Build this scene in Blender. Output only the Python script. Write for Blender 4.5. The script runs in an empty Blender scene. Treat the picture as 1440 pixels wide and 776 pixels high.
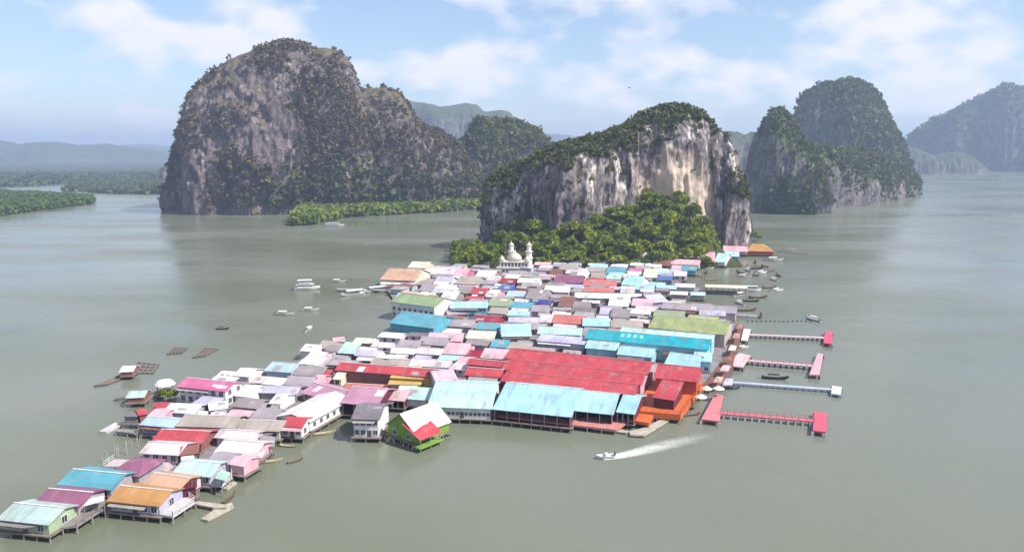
import bpy, math, random
import numpy as np
from mathutils import Vector
R = math.radians
rng = np.random.default_rng(7)
random.seed(7)
S = bpy.context.scene
COL = S.collection

# ------------------------------------------------------------------ camera
FPX, HORZ, CAMZ = 1028.0, 214.0, 70.0          # focal length in pixels of the 1440 px photograph, horizon row, drone height
TH = math.atan((388 - HORZ) / FPX)
cd = bpy.data.cameras.new('camera')
cam = bpy.data.objects.new('camera', cd); COL.objects.link(cam)
cam.location = (0, 0, CAMZ); cam.rotation_euler = (R(90) - TH, 0, 0)
cd.sensor_width = 36; cd.lens = 36 * FPX / 1440; cd.clip_start = 1; cd.clip_end = 60000
S.camera = cam

# ------------------------------------------------------------------ sky and sun
SUN_EL, SUN_AZ = 48.0, 68.0                      # azimuth: degrees from straight behind the camera towards its right
sd = Vector((math.sin(R(SUN_AZ)) * math.cos(R(SUN_EL)), -math.cos(R(SUN_AZ)) * math.cos(R(SUN_EL)), math.sin(R(SUN_EL))))
W = bpy.data.worlds.new('World'); S.world = W; W.use_nodes = True
wt = W.node_tree; wn = wt.nodes; wl = wt.links
for n in list(wn): wn.remove(n)
def WN(t, **k):
    n = wn.new(t)
    for a, b in k.items(): setattr(n, a, b)
    return n
sky = WN('ShaderNodeTexSky', sky_type='NISHITA', sun_disc=False)
sky.sun_elevation = R(SUN_EL); sky.sun_rotation = math.atan2(sd.x, sd.y)
sky.altitude = 50; sky.air_density = 1.0; sky.dust_density = .7; sky.ozone_density = 3.6
tc = WN('ShaderNodeTexCoord'); sep = WN('ShaderNodeSeparateXYZ'); wl.new(tc.outputs['Generated'], sep.inputs[0])
def M(op, a, b=None):
    n = WN('ShaderNodeMath', operation=op)
    for i, v in enumerate((a, b)):
        if v is None: continue
        if isinstance(v, (int, float)): n.inputs[i].default_value = v
        else: wl.new(v, n.inputs[i])
    return n.outputs[0]
zc = M('MAXIMUM', M('ADD', sep.outputs[2], 0.5), 0.05)
cx = M('DIVIDE', sep.outputs[0], zc); cy = M('DIVIDE', sep.outputs[1], zc)
cmb = WN('ShaderNodeCombineXYZ'); wl.new(M('MULTIPLY', cx, 1.0), cmb.inputs[0]); wl.new(cy, cmb.inputs[1])
cmb.inputs[2].default_value = 3.7
nz = WN('ShaderNodeTexNoise'); wl.new(cmb.outputs[0], nz.inputs['Vector'])
nz.inputs['Scale'].default_value = 6.6; nz.inputs['Detail'].default_value = 4; nz.inputs['Roughness'].default_value = .45
rp = WN('ShaderNodeValToRGB'); wl.new(nz.outputs[0], rp.inputs[0])
rp.color_ramp.elements[0].position = .46; rp.color_ramp.elements[1].position = .63
cloudfac = M('ADD', M('MULTIPLY', rp.outputs[0], 0.70), 0.10)
mx = WN('ShaderNodeMix', data_type='RGBA'); wl.new(cloudfac, mx.inputs[0]); wl.new(sky.outputs[0], mx.inputs[6])
mx.inputs[7].default_value = (6.9, 6.5, 6.9, 1)
bg = WN('ShaderNodeBackground'); wl.new(mx.outputs[2], bg.inputs[0]); bg.inputs[1].default_value = 0.098
wo = WN('ShaderNodeOutputWorld'); wl.new(bg.outputs[0], wo.inputs[0])
ld = bpy.data.lights.new('sun', 'SUN'); ld.energy = 4.6; ld.angle = R(.53); ld.color = (1, .95, .87)
sun = bpy.data.objects.new('sun', ld); COL.objects.link(sun); sun.location = (0, 0, 900)
sun.rotation_euler = sd.to_track_quat('Z', 'Y').to_euler()
S.view_settings.view_transform = 'Standard'; S.view_settings.look = 'None'
S.view_settings.exposure = 0.8; S.view_settings.gamma = 1; S.view_settings.use_curve_mapping = False
S.render.engine = 'CYCLES'
S.cycles.max_bounces = 5; S.cycles.diffuse_bounces = 2; S.cycles.glossy_bounces = 2; S.cycles.volume_bounces = 0
S.cycles.use_denoising = True

# ------------------------------------------------------------------ photograph rays
cT, sT = math.cos(TH), math.sin(TH)
def ray(px, py):
    a, b = (px - 720) / FPX, -(py - 388) / FPX
    return np.array([a, b * sT + cT, b * cT - sT])
def G(px, py, z=0.0):
    r = ray(px, py); k = (z - CAMZ) / r[2]
    return np.array([r[0] * k, r[1] * k, z])
def proj(p):
    x, y, z = p[0], p[1], p[2] - CAMZ
    zz = y * cT - z * sT; yy = y * sT + z * cT
    return 720 + FPX * x / zz, 388 - FPX * yy / zz

# ------------------------------------------------------------------ numpy noise
_perm = rng.permutation(4096).astype(np.int64); _val = rng.random(4096)
def vnoise(p):
    i = np.floor(p).astype(np.int64); f = p - i; f = f * f * (3 - 2 * f)
    def h(a, b, c): return _val[_perm[(_perm[(_perm[a & 4095] + b) & 4095] + c) & 4095]]
    o = 0
    for dx in (0, 1):
        for dy in (0, 1):
            for dz in (0, 1):
                w = (f[:, 0] if dx else 1 - f[:, 0]) * (f[:, 1] if dy else 1 - f[:, 1]) * (f[:, 2] if dz else 1 - f[:, 2])
                o = o + w * h(i[:, 0] + dx, i[:, 1] + dy, i[:, 2] + dz)
    return o
def fbm(p, o=4):
    s = 0; a = .5
    for k in range(o):
        s = s + a * (vnoise(p * 2 ** k + 17.3 * k) - .5) * 2; a *= .5
    return s

# ------------------------------------------------------------------ materials
MATS = {}
def lin(hexs, k=1.0):
    c = [int(hexs[i:i + 2], 16) / 255 for i in (0, 2, 4)]
    return tuple(min(.85, (x / 12.92 if x <= .04045 else ((x + .055) / 1.055) ** 2.4) * k) for x in c) + (1,)
class NT:
    def __init__(s, name):
        s.m = bpy.data.materials.new(name); s.m.use_nodes = True
        s.t = s.m.node_tree; s.n = s.t.nodes; s.l = s.t.links
        s.b = s.n['Principled BSDF']
    def node(s, t, **k):
        n = s.n.new(t)
        for a, b in k.items(): setattr(n, a, b)
        return n
    def coord(s, scale=(1, 1, 1), kind='Object', rnd=False):
        c = s.node('ShaderNodeTexCoord'); m = s.node('ShaderNodeMapping'); m.inputs['Scale'].default_value = scale
        s.l.new(c.outputs[kind], m.inputs[0])
        if rnd:
            oi = s.node('ShaderNodeObjectInfo'); v = s.node('ShaderNodeVectorMath', operation='SCALE')
            v.inputs[0].default_value = (91, 47, 23); s.l.new(oi.outputs['Random'], v.inputs['Scale']); s.l.new(v.outputs[0], m.inputs['Location'])
        return m.outputs[0]
    def noise(s, vec, scale, detail=4, rough=.55):
        n = s.node('ShaderNodeTexNoise'); s.l.new(vec, n.inputs['Vector'])
        n.inputs['Scale'].default_value = scale; n.inputs['Detail'].default_value = detail; n.inputs['Roughness'].default_value = rough
        return n.outputs[0]
    def ramp(s, fac, pts):
        r = s.node('ShaderNodeValToRGB'); s.l.new(fac, r.inputs[0]); e = r.color_ramp.elements
        while len(e) < len(pts): e.new(.5)
        for el, (p, c) in zip(e, pts): el.position = p; el.color = c if len(c) == 4 else tuple(c) + (1,)
        return r.outputs[0]
    def mix(s, fac, a, b, mode='MIX'):
        m = s.node('ShaderNodeMix', data_type='RGBA', blend_type=mode)
        for i, v in ((0, fac), (6, a), (7, b)):
            if isinstance(v, (int, float)): m.inputs[i].default_value = v
            elif isinstance(v, tuple): m.inputs[i].default_value = v if len(v) == 4 else v + (1,)
            else: s.l.new(v, m.inputs[i])
        return m.outputs[2]
    def math(s, op, a, b=0):
        n = s.node('ShaderNodeMath', operation=op)
        for i, v in enumerate((a, b)):
            if isinstance(v, (int, float)): n.inputs[i].default_value = v
            else: s.l.new(v, n.inputs[i])
        return n.outputs[0]
    def bump(s, h, strength=.3, dist=.1):
        b = s.node('ShaderNodeBump'); b.inputs['Strength'].default_value = strength; b.inputs['Distance'].default_value = dist
        s.l.new(h, b.inputs['Height']); s.l.new(b.outputs[0], s.b.inputs['Normal'])
    def color(s, c): s.l.new(c, s.b.inputs['Base Color'])
WEAR = (.20, .15, .13, 1)
def roof_mat(hexs):
    k = 'roof_' + hexs
    if k in MATS: return MATS[k]
    t = NT(k); lum = sum(int(hexs[i:i + 2], 16) for i in (0, 2, 4)) / 765; base = lin(hexs, .54 if lum < .8 else .70)
    v = t.coord((1, 1, 1), 'Object', True)
    big = t.ramp(t.noise(v, .16, 3), [(.3, (.82, .82, .82)), (.7, (1.08, 1.08, 1.08))])
    c = t.mix(1.0, base, big, 'MULTIPLY')
    stain = t.ramp(t.noise(t.coord((1.1, .12, .3), 'Object', True), .9, 5, .6), [(.5, (0, 0, 0)), (.74, (1, 1, 1))])
    c = t.mix(t.math('MULTIPLY', stain, .62 if lum < .93 else .3), c, WEAR)
    pale = t.ramp(t.noise(v, .35, 4), [(.58, (0, 0, 0)), (.72, (1, 1, 1))])
    c = t.mix(t.math('MULTIPLY', pale, .25), c, (.40, .38, .38, 1))
    # sheet joints
    x = t.node('ShaderNodeSeparateXYZ'); t.l.new(t.coord((1, 1, 1)), x.inputs[0])
    sh = t.node('ShaderNodeTexWhiteNoise', noise_dimensions='2D'); cbn = t.node('ShaderNodeCombineXYZ')
    t.l.new(t.math('FLOOR', t.math('MULTIPLY', x.outputs[0], 1 / 1.9)), cbn.inputs[0]); t.l.new(t.math('FLOOR', t.math('MULTIPLY', x.outputs[1], 1 / 3.1)), cbn.inputs[1]); t.l.new(cbn.outputs[0], sh.inputs[0])
    c = t.mix(1.0, c, t.ramp(sh.outputs[0], [(0, (.88, .87, .87)), (.6, (1, 1, 1)), (1, (1.07, 1.07, 1.07))]), 'MULTIPLY')
    fr = t.math('FRACT', t.math('MULTIPLY', x.outputs[0], 1 / 1.9)); ln = t.math('LESS_THAN', fr, .05)
    c = t.mix(t.math('MULTIPLY', ln, .22), c, (.25, .22, .22, 1)); t.color(c)
    t.bump(t.math('SINE', t.math('MULTIPLY', x.outputs[0], 18)), .25, .06)
    t.b.inputs['Roughness'].default_value = .5; t.b.inputs['Specular IOR Level'].default_value = .3
    MATS[k] = t.m; return t.m
def plain(name, col, rough=.6, var=.25, scale=.8, metal=0):
    if name in MATS: return MATS[name]
    t = NT(name); c0 = lin(col, .66) if isinstance(col, str) else tuple(col) + (1,)
    n = t.noise(t.coord((1, 1, .5), 'Object', True), scale, 5, .6)
    f = t.ramp(n, [(.3, (1 - var,) * 3), (.7, (1 + var * .3,) * 3)])
    t.color(t.mix(1.0, c0, f, 'MULTIPLY')); t.b.inputs['Roughness'].default_value = rough; t.b.inputs['Metallic'].default_value = metal
    MATS[name] = t.m; return t.m
def wall_mat(hexs):
    return plain('wall_' + hexs, hexs, .8, .3, .6)
def wood(): return plain('weathered_wood', (.20, .16, .13), .85, .5, 1.2)
def darkwood(): return plain('dark_wet_wood', (.06, .05, .045), .7, .5, 1.2)
def glass():
    if 'glass' in MATS: return MATS['glass']
    m = plain('glass', (.035, .045, .055), .12, .3); return m
def foliage(name, a, b, c):
    if name in MATS: return MATS[name]
    t = NT(name); oi = t.node('ShaderNodeObjectInfo')
    n = t.noise(t.coord((1, 1, 1), 'Object', True), .22, 4, .65)
    col = t.ramp(n, [(.3, a), (.52, b), (.72, c)])
    j = t.ramp(oi.outputs['Random'], [(0, (.62, .72, .62)), (.5, (1, 1, 1)), (1, (1.35, 1.2, .85))])
    t.color(t.mix(1.0, col, j, 'MULTIPLY')); t.b.inputs['Roughness'].default_value = .6
    t.b.inputs['Specular IOR Level'].default_value = .15
    tr = t.node('ShaderNodeBsdfTranslucent'); t.l.new(col, tr.inputs[0])
    mxs = t.node('ShaderNodeMixShader'); mxs.inputs[0].default_value = .22
    t.l.new(t.b.outputs[0], mxs.inputs[1]); t.l.new(tr.outputs[0], mxs.inputs[2]); t.l.new(mxs.outputs[0], t.n['Material Output'].inputs[0])
    MATS[name] = t.m; return t.m

# ------------------------------------------------------------------ mesh building
class MB:
    def __init__(s): s.v = []; s.f = []
    def add(s, vs, fs):
        o = len(s.v); s.v += [tuple(map(float, q)) for q in vs]; s.f += [tuple(i + o for i in f) for f in fs]; return s
    def box(s, c, d, rz=0.0):
        x, y, z = d[0] / 2, d[1] / 2, d[2] / 2; ca, sa = math.cos(rz), math.sin(rz); vs = []
        for dx, dy, dz in ((-x, -y, -z), (x, -y, -z), (x, y, -z), (-x, y, -z), (-x, -y, z), (x, -y, z), (x, y, z), (-x, y, z)):
            vs.append((c[0] + dx * ca - dy * sa, c[1] + dx * sa + dy * ca, c[2] + dz))
        return s.add(vs, [(3, 2, 1, 0), (4, 5, 6, 7), (0, 1, 5, 4), (1, 2, 6, 5), (2, 3, 7, 6), (3, 0, 4, 7)])
    def bar(s, a, b, w, h=None, n=4):
        a = Vector(a); b = Vector(b); d = (b - a).normalized(); h = h or w
        up = Vector((0, 0, 1)) if abs(d.z) < .95 else Vector((1, 0, 0))
        sx = d.cross(up).normalized(); sz = sx.cross(d); vs = []
        for p, k in ((a, 1), (b, 1)):
            for i in range(n):
                t = 2 * math.pi * (i + .5) / n; vs.append(p + sx * (math.cos(t) * w * .7) + sz * (math.sin(t) * h * .7))
        return s.add(vs, [tuple(range(n))[::-1], tuple(range(n, 2 * n))] + [(i, (i + 1) % n, n + (i + 1) % n, n + i) for i in range(n)])
    def lathe(s, c, prof, n=16):
        vs = []; fs = []
        for r, z in prof:
            for i in range(n):
                t = 2 * math.pi * i / n; vs.append((c[0] + r * math.cos(t), c[1] + r * math.sin(t), c[2] + z))
        for k in range(len(prof) - 1):
            for i in range(n):
                j = (i + 1) % n; fs.append((k * n + i, k * n + j, (k + 1) * n + j, (k + 1) * n + i))
        fs.append(tuple(range(n))[::-1]); fs.append(tuple(range((len(prof) - 1) * n, len(prof) * n)))
        return s.add(vs, fs)
    def prism(s, poly, z0, z1):
        ar = sum(poly[i][0] * poly[(i + 1) % len(poly)][1] - poly[(i + 1) % len(poly)][0] * poly[i][1] for i in range(len(poly)))
        if ar < 0: poly = poly[::-1]
        n = len(poly)
        vs = [(p[0], p[1], z0) for p in poly] + [(p[0], p[1], z1) for p in poly]
        return s.add(vs, [tuple(range(n))[::-1], tuple(range(n, 2 * n))] + [(i, (i + 1) % n, n + (i + 1) % n, n + i) for i in range(n)])
    def slab(s, quad, th):
        q = [Vector(p) for p in quad]; n = len(q); nn = (q[1] - q[0]).cross(q[2] - q[0]).normalized()
        if nn.z < 0: q = q[::-1]
        vs = q + [p - Vector((0, 0, th)) for p in q]
        return s.add(vs, [tuple(range(n)), tuple(range(n, 2 * n))[::-1]] + [(n + i, n + (i + 1) % n, (i + 1) % n, i) for i in range(n)])
    def mesh(s, name, mat):
        me = bpy.data.meshes.new(name); me.from_pydata(s.v, [], s.f); me.materials.append(mat); me.update(); return me
    def build(s, name, mat, parent=None, smooth=False):
        me = s.mesh(name, mat)
        if smooth: me.polygons.foreach_set('use_smooth', [True] * len(me.polygons))
        return link(name, me, parent)
def link(name, me, parent=None, loc=None, rz=None, sc=None):
    o = bpy.data.objects.new(name, me); COL.objects.link(o)
    if parent is not None: o.parent = parent
    if loc is not None: o.location = loc
    if rz is not None: o.rotation_euler = (0, 0, rz)
    if sc is not None: o.scale = sc
    return o
def tag(o, label, cat, group=None):
    o['label'] = label; o['category'] = cat
    if group: o['group'] = group
    return o
def thing(name, label, cat, loc, rz=0.0, group=None):
    o = bpy.data.objects.new(name, None); COL.objects.link(o); o.empty_display_size = 1
    o.location = tuple(map(float, loc)); o.rotation_euler = (0, 0, rz); return tag(o, label, cat, group)
def struct(o): o['kind'] = 'structure'; return o
def stuff(o, label=None):
    o['kind'] = 'stuff'
    return o
def kids(o): return [c for c in COL.objects if c.parent == o]
def copy_tree(o, label=None, loc=None, rz=None, sc=None, group=None, tree=None):
    def rec(q, par):
        c = q.copy(); COL.objects.link(c)
        if par is not None: c.parent = par
        for ch in tree.get(q.name, []): rec(ch, c)
        return c
    r = rec(o, None)
    if label: r['label'] = label
    if loc is not None: r.location = loc
    if rz is not None: r.rotation_euler = (0, 0, rz)
    if sc is not None: r.scale = (sc,) * 3 if isinstance(sc, (int, float)) else sc
    if group: r['group'] = group
    return r
def tree_of(o):
    t = {}
    for c in COL.objects:
        if c.parent is not None: t.setdefault(c.parent.name, []).append(c)
    return t
def npmesh(name, V, F, mat, smooth=True):
    me = bpy.data.meshes.new(name); nv, nf, k = len(V), len(F), F.shape[1]
    me.vertices.add(nv); me.vertices.foreach_set('co', np.ascontiguousarray(V, dtype=np.float32).ravel())
    me.loops.add(nf * k); me.loops.foreach_set('vertex_index', F.astype(np.int32).ravel())
    me.polygons.add(nf); me.polygons.foreach_set('loop_start', np.arange(0, nf * k, k, dtype=np.int32))
    me.polygons.foreach_set('use_smooth', np.full(nf, smooth)); me.materials.append(mat)
    me.update(calc_edges=True); me.validate(); return me
def leafquads(P, size, r=rng, flat=0.0):
    n = len(P); a = r.normal(size=(n, 3)); a[:, 2] *= (1 - flat); a /= np.linalg.norm(a, axis=1)[:, None] + 1e-9
    b = r.normal(size=(n, 3)); b[:, 2] *= (1 - flat); b -= a * (a * b).sum(1)[:, None]; b /= np.linalg.norm(b, axis=1)[:, None] + 1e-9
    s = (np.asarray(size) * (.6 + .8 * r.random(n)))[:, None]
    w = (.55 + .4 * r.random(n))[:, None]
    V = np.stack([P - a * s - b * s * w * .6, P + a * s * .8 - b * s * w, P + a * s + b * s * w * .7, P - a * s * .7 + b * s * w], 1).reshape(-1, 3)
    return V, np.arange(4 * n).reshape(n, 4)
# ================================================================== water
def water_mat():
    t = NT('water'); c = t.coord((1, 1, 1), 'Object')
    big = t.noise(t.coord((.6, 1, 1), 'Object'), .006, 4, .5)
    col = t.ramp(big, [(.32, (.098, .112, .066)), (.5, (.140, .153, .115)), (.68, (.160, .172, .148))])
    t.color(col)
    t.l.new(t.ramp(t.noise(t.coord((.35, 1, 1), 'Object'), .016, 5, .6), [(.35, (.12, .12, .12)), (.65, (.34, .34, .34))]), t.b.inputs['Roughness'])
    t.b.inputs['IOR'].default_value = 1.33
    w1 = t.noise(t.coord((1, .55, 1), 'Object'), .35, 3, .6); w2 = t.noise(c, .045, 2, .5)
    t.bump(t.math('ADD', t.math('MULTIPLY', w1, .5), t.math('MULTIPLY', w2, 1.5)), .35, .5)
    return t.m
mb = MB(); N = 48; rad = 11800
mb.add([(rad * math.cos(2 * math.pi * i / N), 2600 + rad * math.sin(2 * math.pi * i / N), 0) for i in range(N)], [tuple(range(N))])
struct(mb.build('water', water_mat()))

# ================================================================== karst hills
def rock_mat(name, cols, veg, streak=.5, veg_n=.55, warm=None, sz=.12):
    t = NT(name); c = t.coord((1, 1, 1), 'Object')
    n1 = t.noise(c, .035, 6, .65)
    col = t.ramp(n1, [(.28, cols[0]), (.45, cols[1]), (.6, cols[2]), (.75, cols[3])])
    st = t.noise(t.coord((1, 1, sz), 'Object'), .16, 6, .7)
    dark = t.ramp(st, [(.40, (1, 1, 1)), (.49, (0, 0, 0))])
    col = t.mix(t.math('MULTIPLY', dark, streak), col, (.055, .05, .055, 1))
    wh = t.ramp(t.noise(t.coord((1, 1, max(.2, sz)), 'Object'), .11, 5, .65), [(.55 if warm else .57, (0, 0, 0)), (.67 if warm else .68, (1, 1, 1))])
    col = t.mix(t.math('MULTIPLY', wh, streak), col, cols[4] + (1,))
    vo = t.node('ShaderNodeTexVoronoi', feature='DISTANCE_TO_EDGE'); wv0 = t.node('ShaderNodeVectorMath', operation='ADD')
    nzv = t.node('ShaderNodeTexNoise'); t.l.new(c, nzv.inputs['Vector']); nzv.inputs['Scale'].default_value = .12; nzv.inputs['Detail'].default_value = 4
    sv = t.node('ShaderNodeVectorMath', operation='SCALE'); t.l.new(nzv.outputs['Color'], sv.inputs[0]); sv.inputs['Scale'].default_value = 9.0
    t.l.new(t.coord((1, 1, max(.28, sz)), 'Object'), wv0.inputs[0]); t.l.new(sv.outputs[0], wv0.inputs[1]); t.l.new(wv0.outputs[0], vo.inputs['Vector']); vo.inputs['Scale'].default_value = .17
    ck = t.ramp(vo.outputs['Distance'], [(0.0, (1, 1, 1)), (.10, (0, 0, 0))])
    col = t.mix(t.math('MULTIPLY', ck, .75), col, (.04, .034, .036, 1))
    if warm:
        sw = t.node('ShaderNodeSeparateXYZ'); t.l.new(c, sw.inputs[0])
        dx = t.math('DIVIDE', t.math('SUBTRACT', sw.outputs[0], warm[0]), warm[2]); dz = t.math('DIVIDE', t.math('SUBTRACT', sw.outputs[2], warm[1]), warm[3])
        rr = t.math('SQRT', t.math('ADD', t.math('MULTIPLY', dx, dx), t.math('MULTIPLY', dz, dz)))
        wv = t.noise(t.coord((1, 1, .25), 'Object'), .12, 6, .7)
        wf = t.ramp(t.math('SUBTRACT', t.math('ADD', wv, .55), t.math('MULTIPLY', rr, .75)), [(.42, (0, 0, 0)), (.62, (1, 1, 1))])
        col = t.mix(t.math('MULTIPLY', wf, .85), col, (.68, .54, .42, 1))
    ge = t.node('ShaderNodeNewGeometry'); sx = t.node('ShaderNodeSeparateXYZ'); t.l.new(ge.outputs['Normal'], sx.inputs[0])
    vn = t.noise(c, .06, 5, .7)
    k = t.math('ADD', t.math('MULTIPLY', sx.outputs[2], .5), vn)
    vf = t.ramp(k, [(veg_n, (0, 0, 0)), (veg_n + .14, (1, 1, 1))])
    vc = t.ramp(t.noise(c, .2, 4), [(.35, veg[0]), (.65, veg[1])])
    t.color(t.mix(vf, col, vc)); t.b.inputs['Roughness'].default_value = .9; t.b.inputs['Specular IOR Level'].default_value = .1
    t.bump(t.noise(t.coord((1, 1, .45), 'Object'), .3, 6, .7), .9, 2.0)
    return t.m
def hill(pts, YL, YR, D, mat, nu=260, nv=110, amp=7.0, flute=4.0, p=.6, q=.62, seed=0, Db=None, butt=.3, fz=.16):
    A = G(pts[0][0], HORZ + 60, 0); A = np.array([(pts[0][0] - 720) / FPX * YL, YL, 0]); B = np.array([(pts[-1][0] - 720) / FPX * YR, YR, 0])
    ax = (B - A) / np.linalg.norm(B - A); nrm = np.array([ax[1], -ax[0], 0])
    if nrm[1] > 0: nrm = -nrm
    pp = np.array(pts, float); seg = np.r_[0, np.cumsum(np.hypot(np.diff(pp[:, 0]), np.diff(pp[:, 1])))]
    tt = np.linspace(0, seg[-1], nu); qx = np.interp(tt, seg, pp[:, 0]); qy = np.interp(tt, seg, pp[:, 1])
    C0 = np.array([0, 0, CAMZ]); Sx = []
    for x, y in zip(qx, qy):
        r = ray(x, y); k = np.dot(A - C0, nrm) / np.dot(r, nrm); Sx.append(C0 + r * k)
    Sx = np.array(Sx); h = np.maximum(Sx[:, 2], 0) + 3; hm = h.max()
    d = np.sqrt(np.clip(h / (.7 * hm), 0.004, 1))
    bt = 1 + butt * 2 * (vnoise(np.c_[tt / seg[-1] * 9, np.full(nu, seed * 3.1), np.zeros(nu)]) - .5)
    v = np.linspace(0, math.pi, nv); ct, stn = np.cos(v), np.sin(v)
    off = np.sign(ct) * np.abs(ct) ** p; zz = np.abs(stn) ** q
    xs = np.linalg.norm(Sx[:, :2] - Sx[0, :2], axis=1); xs = (xs - xs.min()) / (xs.max() - xs.min()); d = d * np.clip(np.minimum(xs, 1 - xs) / .2, .015, 1) ** .6
    Df = D * d * bt; Dk = (Db or D) * d
    dist = np.where(off[None, :] > 0, Df[:, None] * off[None, :], Dk[:, None] * off[None, :])
    P = Sx[:, None, :] * np.array([1, 1, 0]) + nrm * dist[..., None]
    P[..., 2] = -3 + h[:, None] * zz[None, :]
    du = np.gradient(P, axis=0); dv = np.gradient(P, axis=1); nn = np.cross(du, dv); nn /= np.linalg.norm(nn, axis=2)[..., None] + 1e-9
    cen = P.mean((0, 1)); 
    if (nn * (P - cen)).sum() < 0: nn = -nn
    f = P.reshape(-1, 3); sc = np.array([1, 1, .55]); fl = np.array([1, 1, fz])
    dsp = amp * fbm(f / 55 * sc + seed * 11.7, 5) + flute * (.75 - 2.6 * np.abs(fbm(f / 16 * fl + seed * 5.3, 4))) + .35 * flute * fbm(f / 5 + seed, 3)
    edge = np.clip(P[..., 2].reshape(-1) / 12, 0, 1); top = 1 - .55 * np.repeat(zz[None, :] ** 6, nu, 0).reshape(-1)
    f = f + nn.reshape(-1, 3) * (dsp * (.35 + .65 * edge) * top)[:, None]
    idx = np.arange(nu * nv).reshape(nu, nv)
    F = np.stack([idx[:-1, :-1], idx[1:, :-1], idx[1:, 1:], idx[:-1, 1:]], -1).reshape(-1, 4)
    me = npmesh('hill', f, F, mat); o = struct(link('hill', me))
    return o, f.reshape(nu, nv, 3)
def grid_normals(P):
    nn = np.cross(np.gradient(P, axis=0), np.gradient(P, axis=1)); a = np.linalg.norm(nn, axis=2); nn = nn / (a[..., None] + 1e-9)
    if nn[..., 2].mean() < 0: nn = -nn
    return nn, a
def scrub(P, n, rad, mat, cond, label, leaves=12, leaf=.42, seed=1, name='scrub'):
    r = np.random.default_rng(seed); nn, a = grid_normals(P)
    w = (a * cond(P, nn) ** 1.7).ravel(); w = w / w.sum(); pick = r.choice(len(w), n, p=w)
    c = P.reshape(-1, 3)[pick]; nr = nn.reshape(-1, 3)[pick]; R0 = rad * (.5 + r.random(n) ** 2 * 1.1)
    c = c + nr * (R0 * .3)[:, None] + r.normal(size=(n, 3)) * rad * .5
    q = r.normal(size=(n, leaves, 3)); q /= np.linalg.norm(q, axis=2)[..., None]; q *= (.55 + .45 * r.random((n, leaves, 1))); q[..., 2] *= .8
    Q = c[:, None, :] + q * R0[:, None, None]
    V, F = leafquads(Q.reshape(-1, 3), np.repeat(R0 * leaf, leaves), r)
    o = link(name, npmesh(name, V, F, mat, False)); stuff(o); return o

LS = [(.10, .085, .085), (.19, .155, .155), (.27, .225, .215), (.36, .31, .29), (.50, .43, .40)]
vegA = ((.045, .055, .022), (.085, .09, .035))
m_big = rock_mat('limestone_scrub', [(.07, .056, .058), (.15, .118, .12), (.22, .178, .172), (.29, .235, .22), (.46, .39, .37)], ((.075, .07, .04), (.125, .105, .06)), .6, .70, sz=.6)
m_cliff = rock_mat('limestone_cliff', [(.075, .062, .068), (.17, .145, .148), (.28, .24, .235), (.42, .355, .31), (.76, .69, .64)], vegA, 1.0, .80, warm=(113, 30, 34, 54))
m_green = rock_mat('limestone_green', [(.06, .06, .07), (.13, .12, .125), (.22, .19, .18), (.32, .26, .23), (.46, .41, .38)], ((.04, .055, .022), (.08, .095, .035)), .5, .60)
m_far = rock_mat('limestone_far', [(.07, .07, .075), (.13, .125, .12), (.2, .18, .16), (.28, .24, .2), (.4, .36, .33)], ((.045, .06, .03), (.08, .09, .045)), .3, .58)

rocks = {}
_, rocks['dome'] = hill([(226, 300), (229, 290), (236, 262), (246, 228), (255, 195), (263, 165), (269, 143), (280, 127), (295, 114), (312, 100), (330, 86), (350, 79), (375, 69), (400, 62), (422, 63), (440, 69), (455, 71), (472, 74), (486, 85), (495, 104), (502, 122), (512, 150), (522, 190), (535, 240), (550, 290), (556, 300)],
    880, 930, 62, m_big, 460, 190, 11, 6, fz=.7, seed=1, Db=110, p=.7, q=.58)
_, rocks['shoulder'] = hill([(455, 300), (470, 230), (485, 160), (500, 130), (512, 126), (525, 127), (540, 124), (556, 130), (568, 144), (580, 165), (592, 176), (615, 187), (640, 202), (660, 230), (690, 270), (705, 296)],
    955, 990, 60, m_big, 300, 140, 9, 6, fz=.7, seed=2, Db=90, p=.75)
_, rocks['spur'] = hill([(600, 292), (620, 240), (640, 205), (655, 196), (663, 180), (672, 167), (682, 170), (700, 174), (718, 169), (735, 178), (752, 186), (762, 198), (780, 220), (810, 260), (830, 288)],
    1060, 1100, 60, m_green, 260, 120, 9, 4.5, seed=3, Db=80, p=.8)
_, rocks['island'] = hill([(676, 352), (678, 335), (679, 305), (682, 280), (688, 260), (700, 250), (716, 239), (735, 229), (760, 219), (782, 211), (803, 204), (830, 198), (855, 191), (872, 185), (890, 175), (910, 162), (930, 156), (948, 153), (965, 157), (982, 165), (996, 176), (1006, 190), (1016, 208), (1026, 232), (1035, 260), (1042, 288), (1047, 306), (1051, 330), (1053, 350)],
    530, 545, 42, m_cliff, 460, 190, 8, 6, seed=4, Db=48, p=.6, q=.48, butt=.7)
_, rocks['peak'] = hill([(1044, 300), (1050, 265), (1056, 228), (1064, 196), (1074, 172), (1084, 159), (1093, 156), (1103, 163), (1112, 180), (1124, 197), (1138, 214), (1150, 240), (1160, 270), (1168, 300)],
    900, 845, 36, m_green, 240, 130, 5, 5, seed=5, Db=50, p=.75, q=.7, butt=.2)
_, rocks['ridge'] = hill([(1105, 303), (1112, 250), (1120, 208), (1135, 206), (1150, 212), (1168, 216), (1185, 213), (1205, 220), (1225, 226), (1245, 236), (1262, 246), (1276, 254), (1281, 260)],
    900, 1560, 60, m_green, 240, 110, 8, 3.5, seed=6, Db=80, p=.9, q=.8)
_, rocks['cone'] = hill([(1098, 272), (1108, 220), (1118, 182), (1126, 160), (1138, 142), (1150, 130), (1162, 125), (1178, 120), (1198, 116), (1210, 120), (1219, 132), (1228, 152), (1240, 172), (1252, 194), (1262, 212), (1270, 236), (1278, 262)],
    1500, 1330, 90, m_green, 260, 140, 8, 8, seed=7, Db=110, p=.7, q=.55)
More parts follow.
